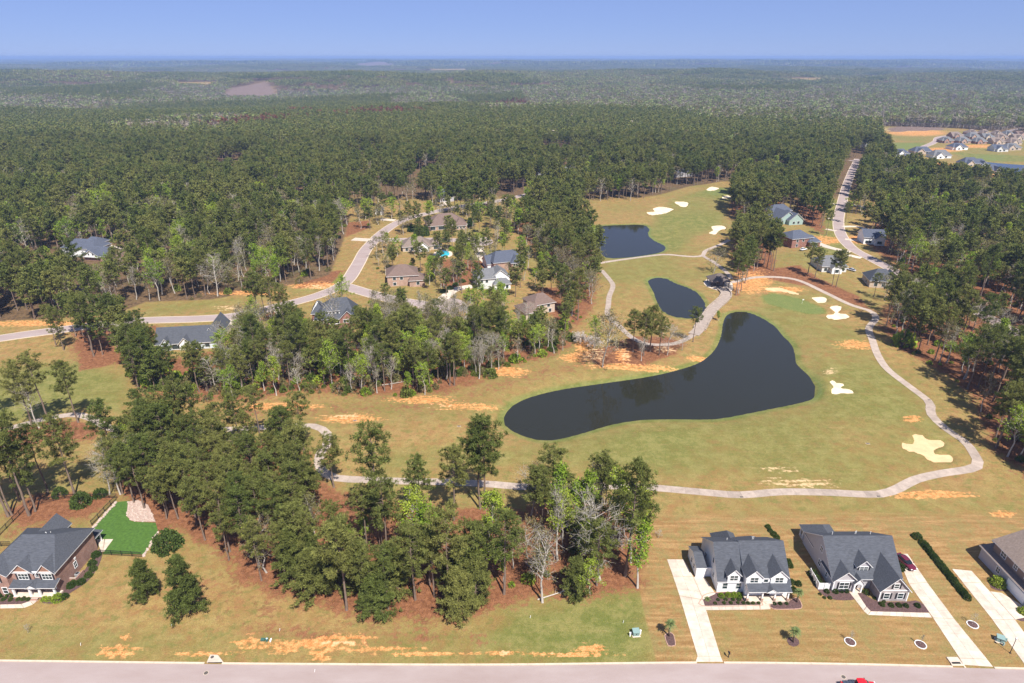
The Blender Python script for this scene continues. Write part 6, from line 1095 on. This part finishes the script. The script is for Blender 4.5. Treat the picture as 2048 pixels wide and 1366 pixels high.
# ------------------------------------------------------------------ vehicles
TYRE = mat('tyre_rubber', (.018, .018, .018), .8); RIM = mat('alloy_rim', (.5, .5, .52), .3, metal=.9); CGLASS = mat('car_glass', (.012, .015, .018), .04, spec=.7); HEADL = mat('headlight', (.75, .75, .74), .1, spec=.6); TAILL = mat('tail_light', (.35, .01, .01), .2)
def loft(secs, name, m, t):
    s = MB(); k = len(secs[0])
    for q in secs: s.v += q
    for i in range(len(secs) - 1):
        for j in range(k): j2 = (j + 1) % k; s.f.append((i * k + j, i * k + j2, (i + 1) * k + j2, (i + 1) * k + j)); s.mi.append(0)
    s.f += [tuple(reversed(range(k))), tuple((len(secs) - 1) * k + j for j in range(k))]; s.mi += [0, 0]
    o = s.build(name, m, t, True); md = o.modifiers.new('round', 'SUBSURF'); md.levels = md.render_levels = 2; return o
def ring(x, w, z0, z1, tuck=.82): return [(x, -w * .92, z0), (x, w * .92, z0), (x, w, z0 + (z1 - z0) * .45), (x, w * tuck, z1), (x, 0, z1 + .03), (x, -w * tuck, z1), (x, -w, z0 + (z1 - z0) * .45)]
def wheels(t, xs, w, r):
    for x in xs:
        for sy in (-1, 1):
            s = MB(); s.tube([(x, sy * (w - .22), r), (x, sy * w, r)], r, 18); o = s.build('wheel', TYRE, t); s = MB(); s.tube([(x, sy * (w - .05), r), (x, sy * (w + .015), r)], r * .62, 12); s.build('rim', RIM, o)
def paint(name, c): return mat(name, c, .25, spec=.5, coat=.8)
def sedan(label, x, y, rz, pm_, z=.06):
    t = thing('parked_car', label, 'car', (x, y, z), rz); W = .93
    loft([ring(-2.42, .70, .42, .80), ring(-2.36, .84, .30, .95), ring(-1.7, W, .22, 1.0), ring(-.6, W, .20, .96), ring(.8, W, .20, .96), ring(1.55, W, .22, .90), ring(2.15, .86, .28, .76), ring(2.42, .66, .38, .62)], 'body', pm_, t)
    loft([ring(-2.0, .70, .88, .98, .9), ring(-1.35, .78, .88, 1.34, .80), ring(-.5, .80, .88, 1.43, .80), ring(.3, .80, .88, 1.40, .80), ring(1.25, .74, .86, .96, .9)], 'window', CGLASS, t)
    loft([ring(-1.38, .58, 1.33, 1.38, .9), ring(-.7, .66, 1.40, 1.46, .9), ring(.05, .64, 1.39, 1.45, .9), ring(.42, .56, 1.34, 1.38, .9)], 'roof', pm_, t); wheels(t, (-1.42, 1.45), .93, .34)
    for sy in (-1, 1): bx(t, 'headlight', 2.18, 2.36, sy * .62 - .17, sy * .62 + .17, .58, .70, HEADL, .03); bx(t, 'tail_light', -2.45, -2.30, sy * .60 - .18, sy * .60 + .18, .76, .88, TAILL, .03); bx(t, 'mirror', .78, .95, sy * .98 - .09, sy * .98 + .09, .94, 1.07, pm_, .03)
    bx(t, 'number_plate', 2.40, 2.45, -.26, .26, .40, .52, TRIM); return t
sedan('dark maroon saloon car parked at the top of the grey house drive', 83.2, 104.0, R(-78), paint('maroon_paint', (.11, .008, .022)))
sedan('white car on the drive of the red brick house', *gnd(1606, 502), R(30), paint('white_paint', (.75, .75, .75)), hz(*gnd(1606, 502)) + .12)
sedan('silver car beside the grey roofed house with yard pines', *gnd(1702, 540), R(120), paint('silver_paint', (.45, .46, .48)), hz(*gnd(1702, 540)) + .02)
tx, ty = gnd(1717, 1357, 1.6); t = thing('pickup_truck', 'red pickup truck with a dark covered bed cut by the bottom edge', 'truck', (tx, ty - .85, .012)); RED = paint('red_paint', (.62, .008, .012)); W = 1.0
loft([ring(-2.88, .9, .55, 1.02), ring(-2.82, W, .45, 1.08), ring(-1.0, W, .42, 1.08), ring(.9, W, .42, 1.10), ring(1.9, W, .42, 1.12), ring(2.62, .94, .46, 1.04), ring(2.86, .80, .52, .92)], 'body', RED, t)
loft([ring(-.62, .82, 1.05, 1.42, .9), ring(-.5, .86, 1.05, 1.80, .82), ring(.5, .86, 1.05, 1.86, .82), ring(1.05, .84, 1.05, 1.78, .80), ring(1.75, .82, 1.05, 1.16, .9)], 'window', CGLASS, t); loft([ring(-.62, .74, 1.80, 1.86, .9), ring(-.3, .78, 1.84, 1.92, .9), ring(.5, .78, 1.84, 1.92, .9), ring(.98, .70, 1.78, 1.84, .9)], 'roof', RED, t)
bx(t, 'bed_cover', -2.72, -.74, -.86, .86, 1.06, 1.16, mat('vinyl_cover', (.045, .055, .08), .5, .2, 3), .03)
for i in range(3): bx(t, 'cover_rib', -2.2 + i * .55, -2.16 + i * .55, -.85, .85, 1.16, 1.185, METAL)
bx(t, 'tailgate', -2.93, -2.83, -.8, .8, .62, 1.06, RED, .02); wheels(t, (-1.75, 1.85), 1.0, .40)
for sy in (-1, 1): bx(t, 'headlight', 2.66, 2.84, sy * .68 - .14, sy * .68 + .14, .74, .94, HEADL, .03); bx(t, 'mirror', 1.05, 1.2, sy * 1.06 - .12, sy * 1.06 + .12, 1.16, 1.40, METAL, .03); bx(t, 'tail_light', -2.92, -2.82, sy * .87 - .07, sy * .87 + .07, .68, 1.0, TAILL, .02)
bx(t, 'bumper', 2.80, 2.95, -.8, .8, .45, .62, RIM, .04)
print('details', time.time() - T0)
# ------------------------------------------------------------------ air
hm = bpy.data.materials.new('hazy_air'); hm.use_nodes = True; N, L = nt(hm); N.clear(); ho = N.new('ShaderNodeOutputMaterial'); pv = N.new('ShaderNodeVolumePrincipled')
pv.inputs['Color'].default_value = (.36, .52, .88, 1); pv.inputs['Density'].default_value = 1.15e-4; pv.inputs['Anisotropy'].default_value = 0.0; L.new(pv.outputs[0], ho.inputs['Volume'])
s = MB(); s.box(gx[0] - 500, gx[-1] + 500, gy[0] - 500, gy[-1] + 500, float(GZ.min()) - 1.0, 112.0); tag(s.build('haze', hm), 'thin blue air over the distance', kind='stuff')
print('done', time.time() - T0)
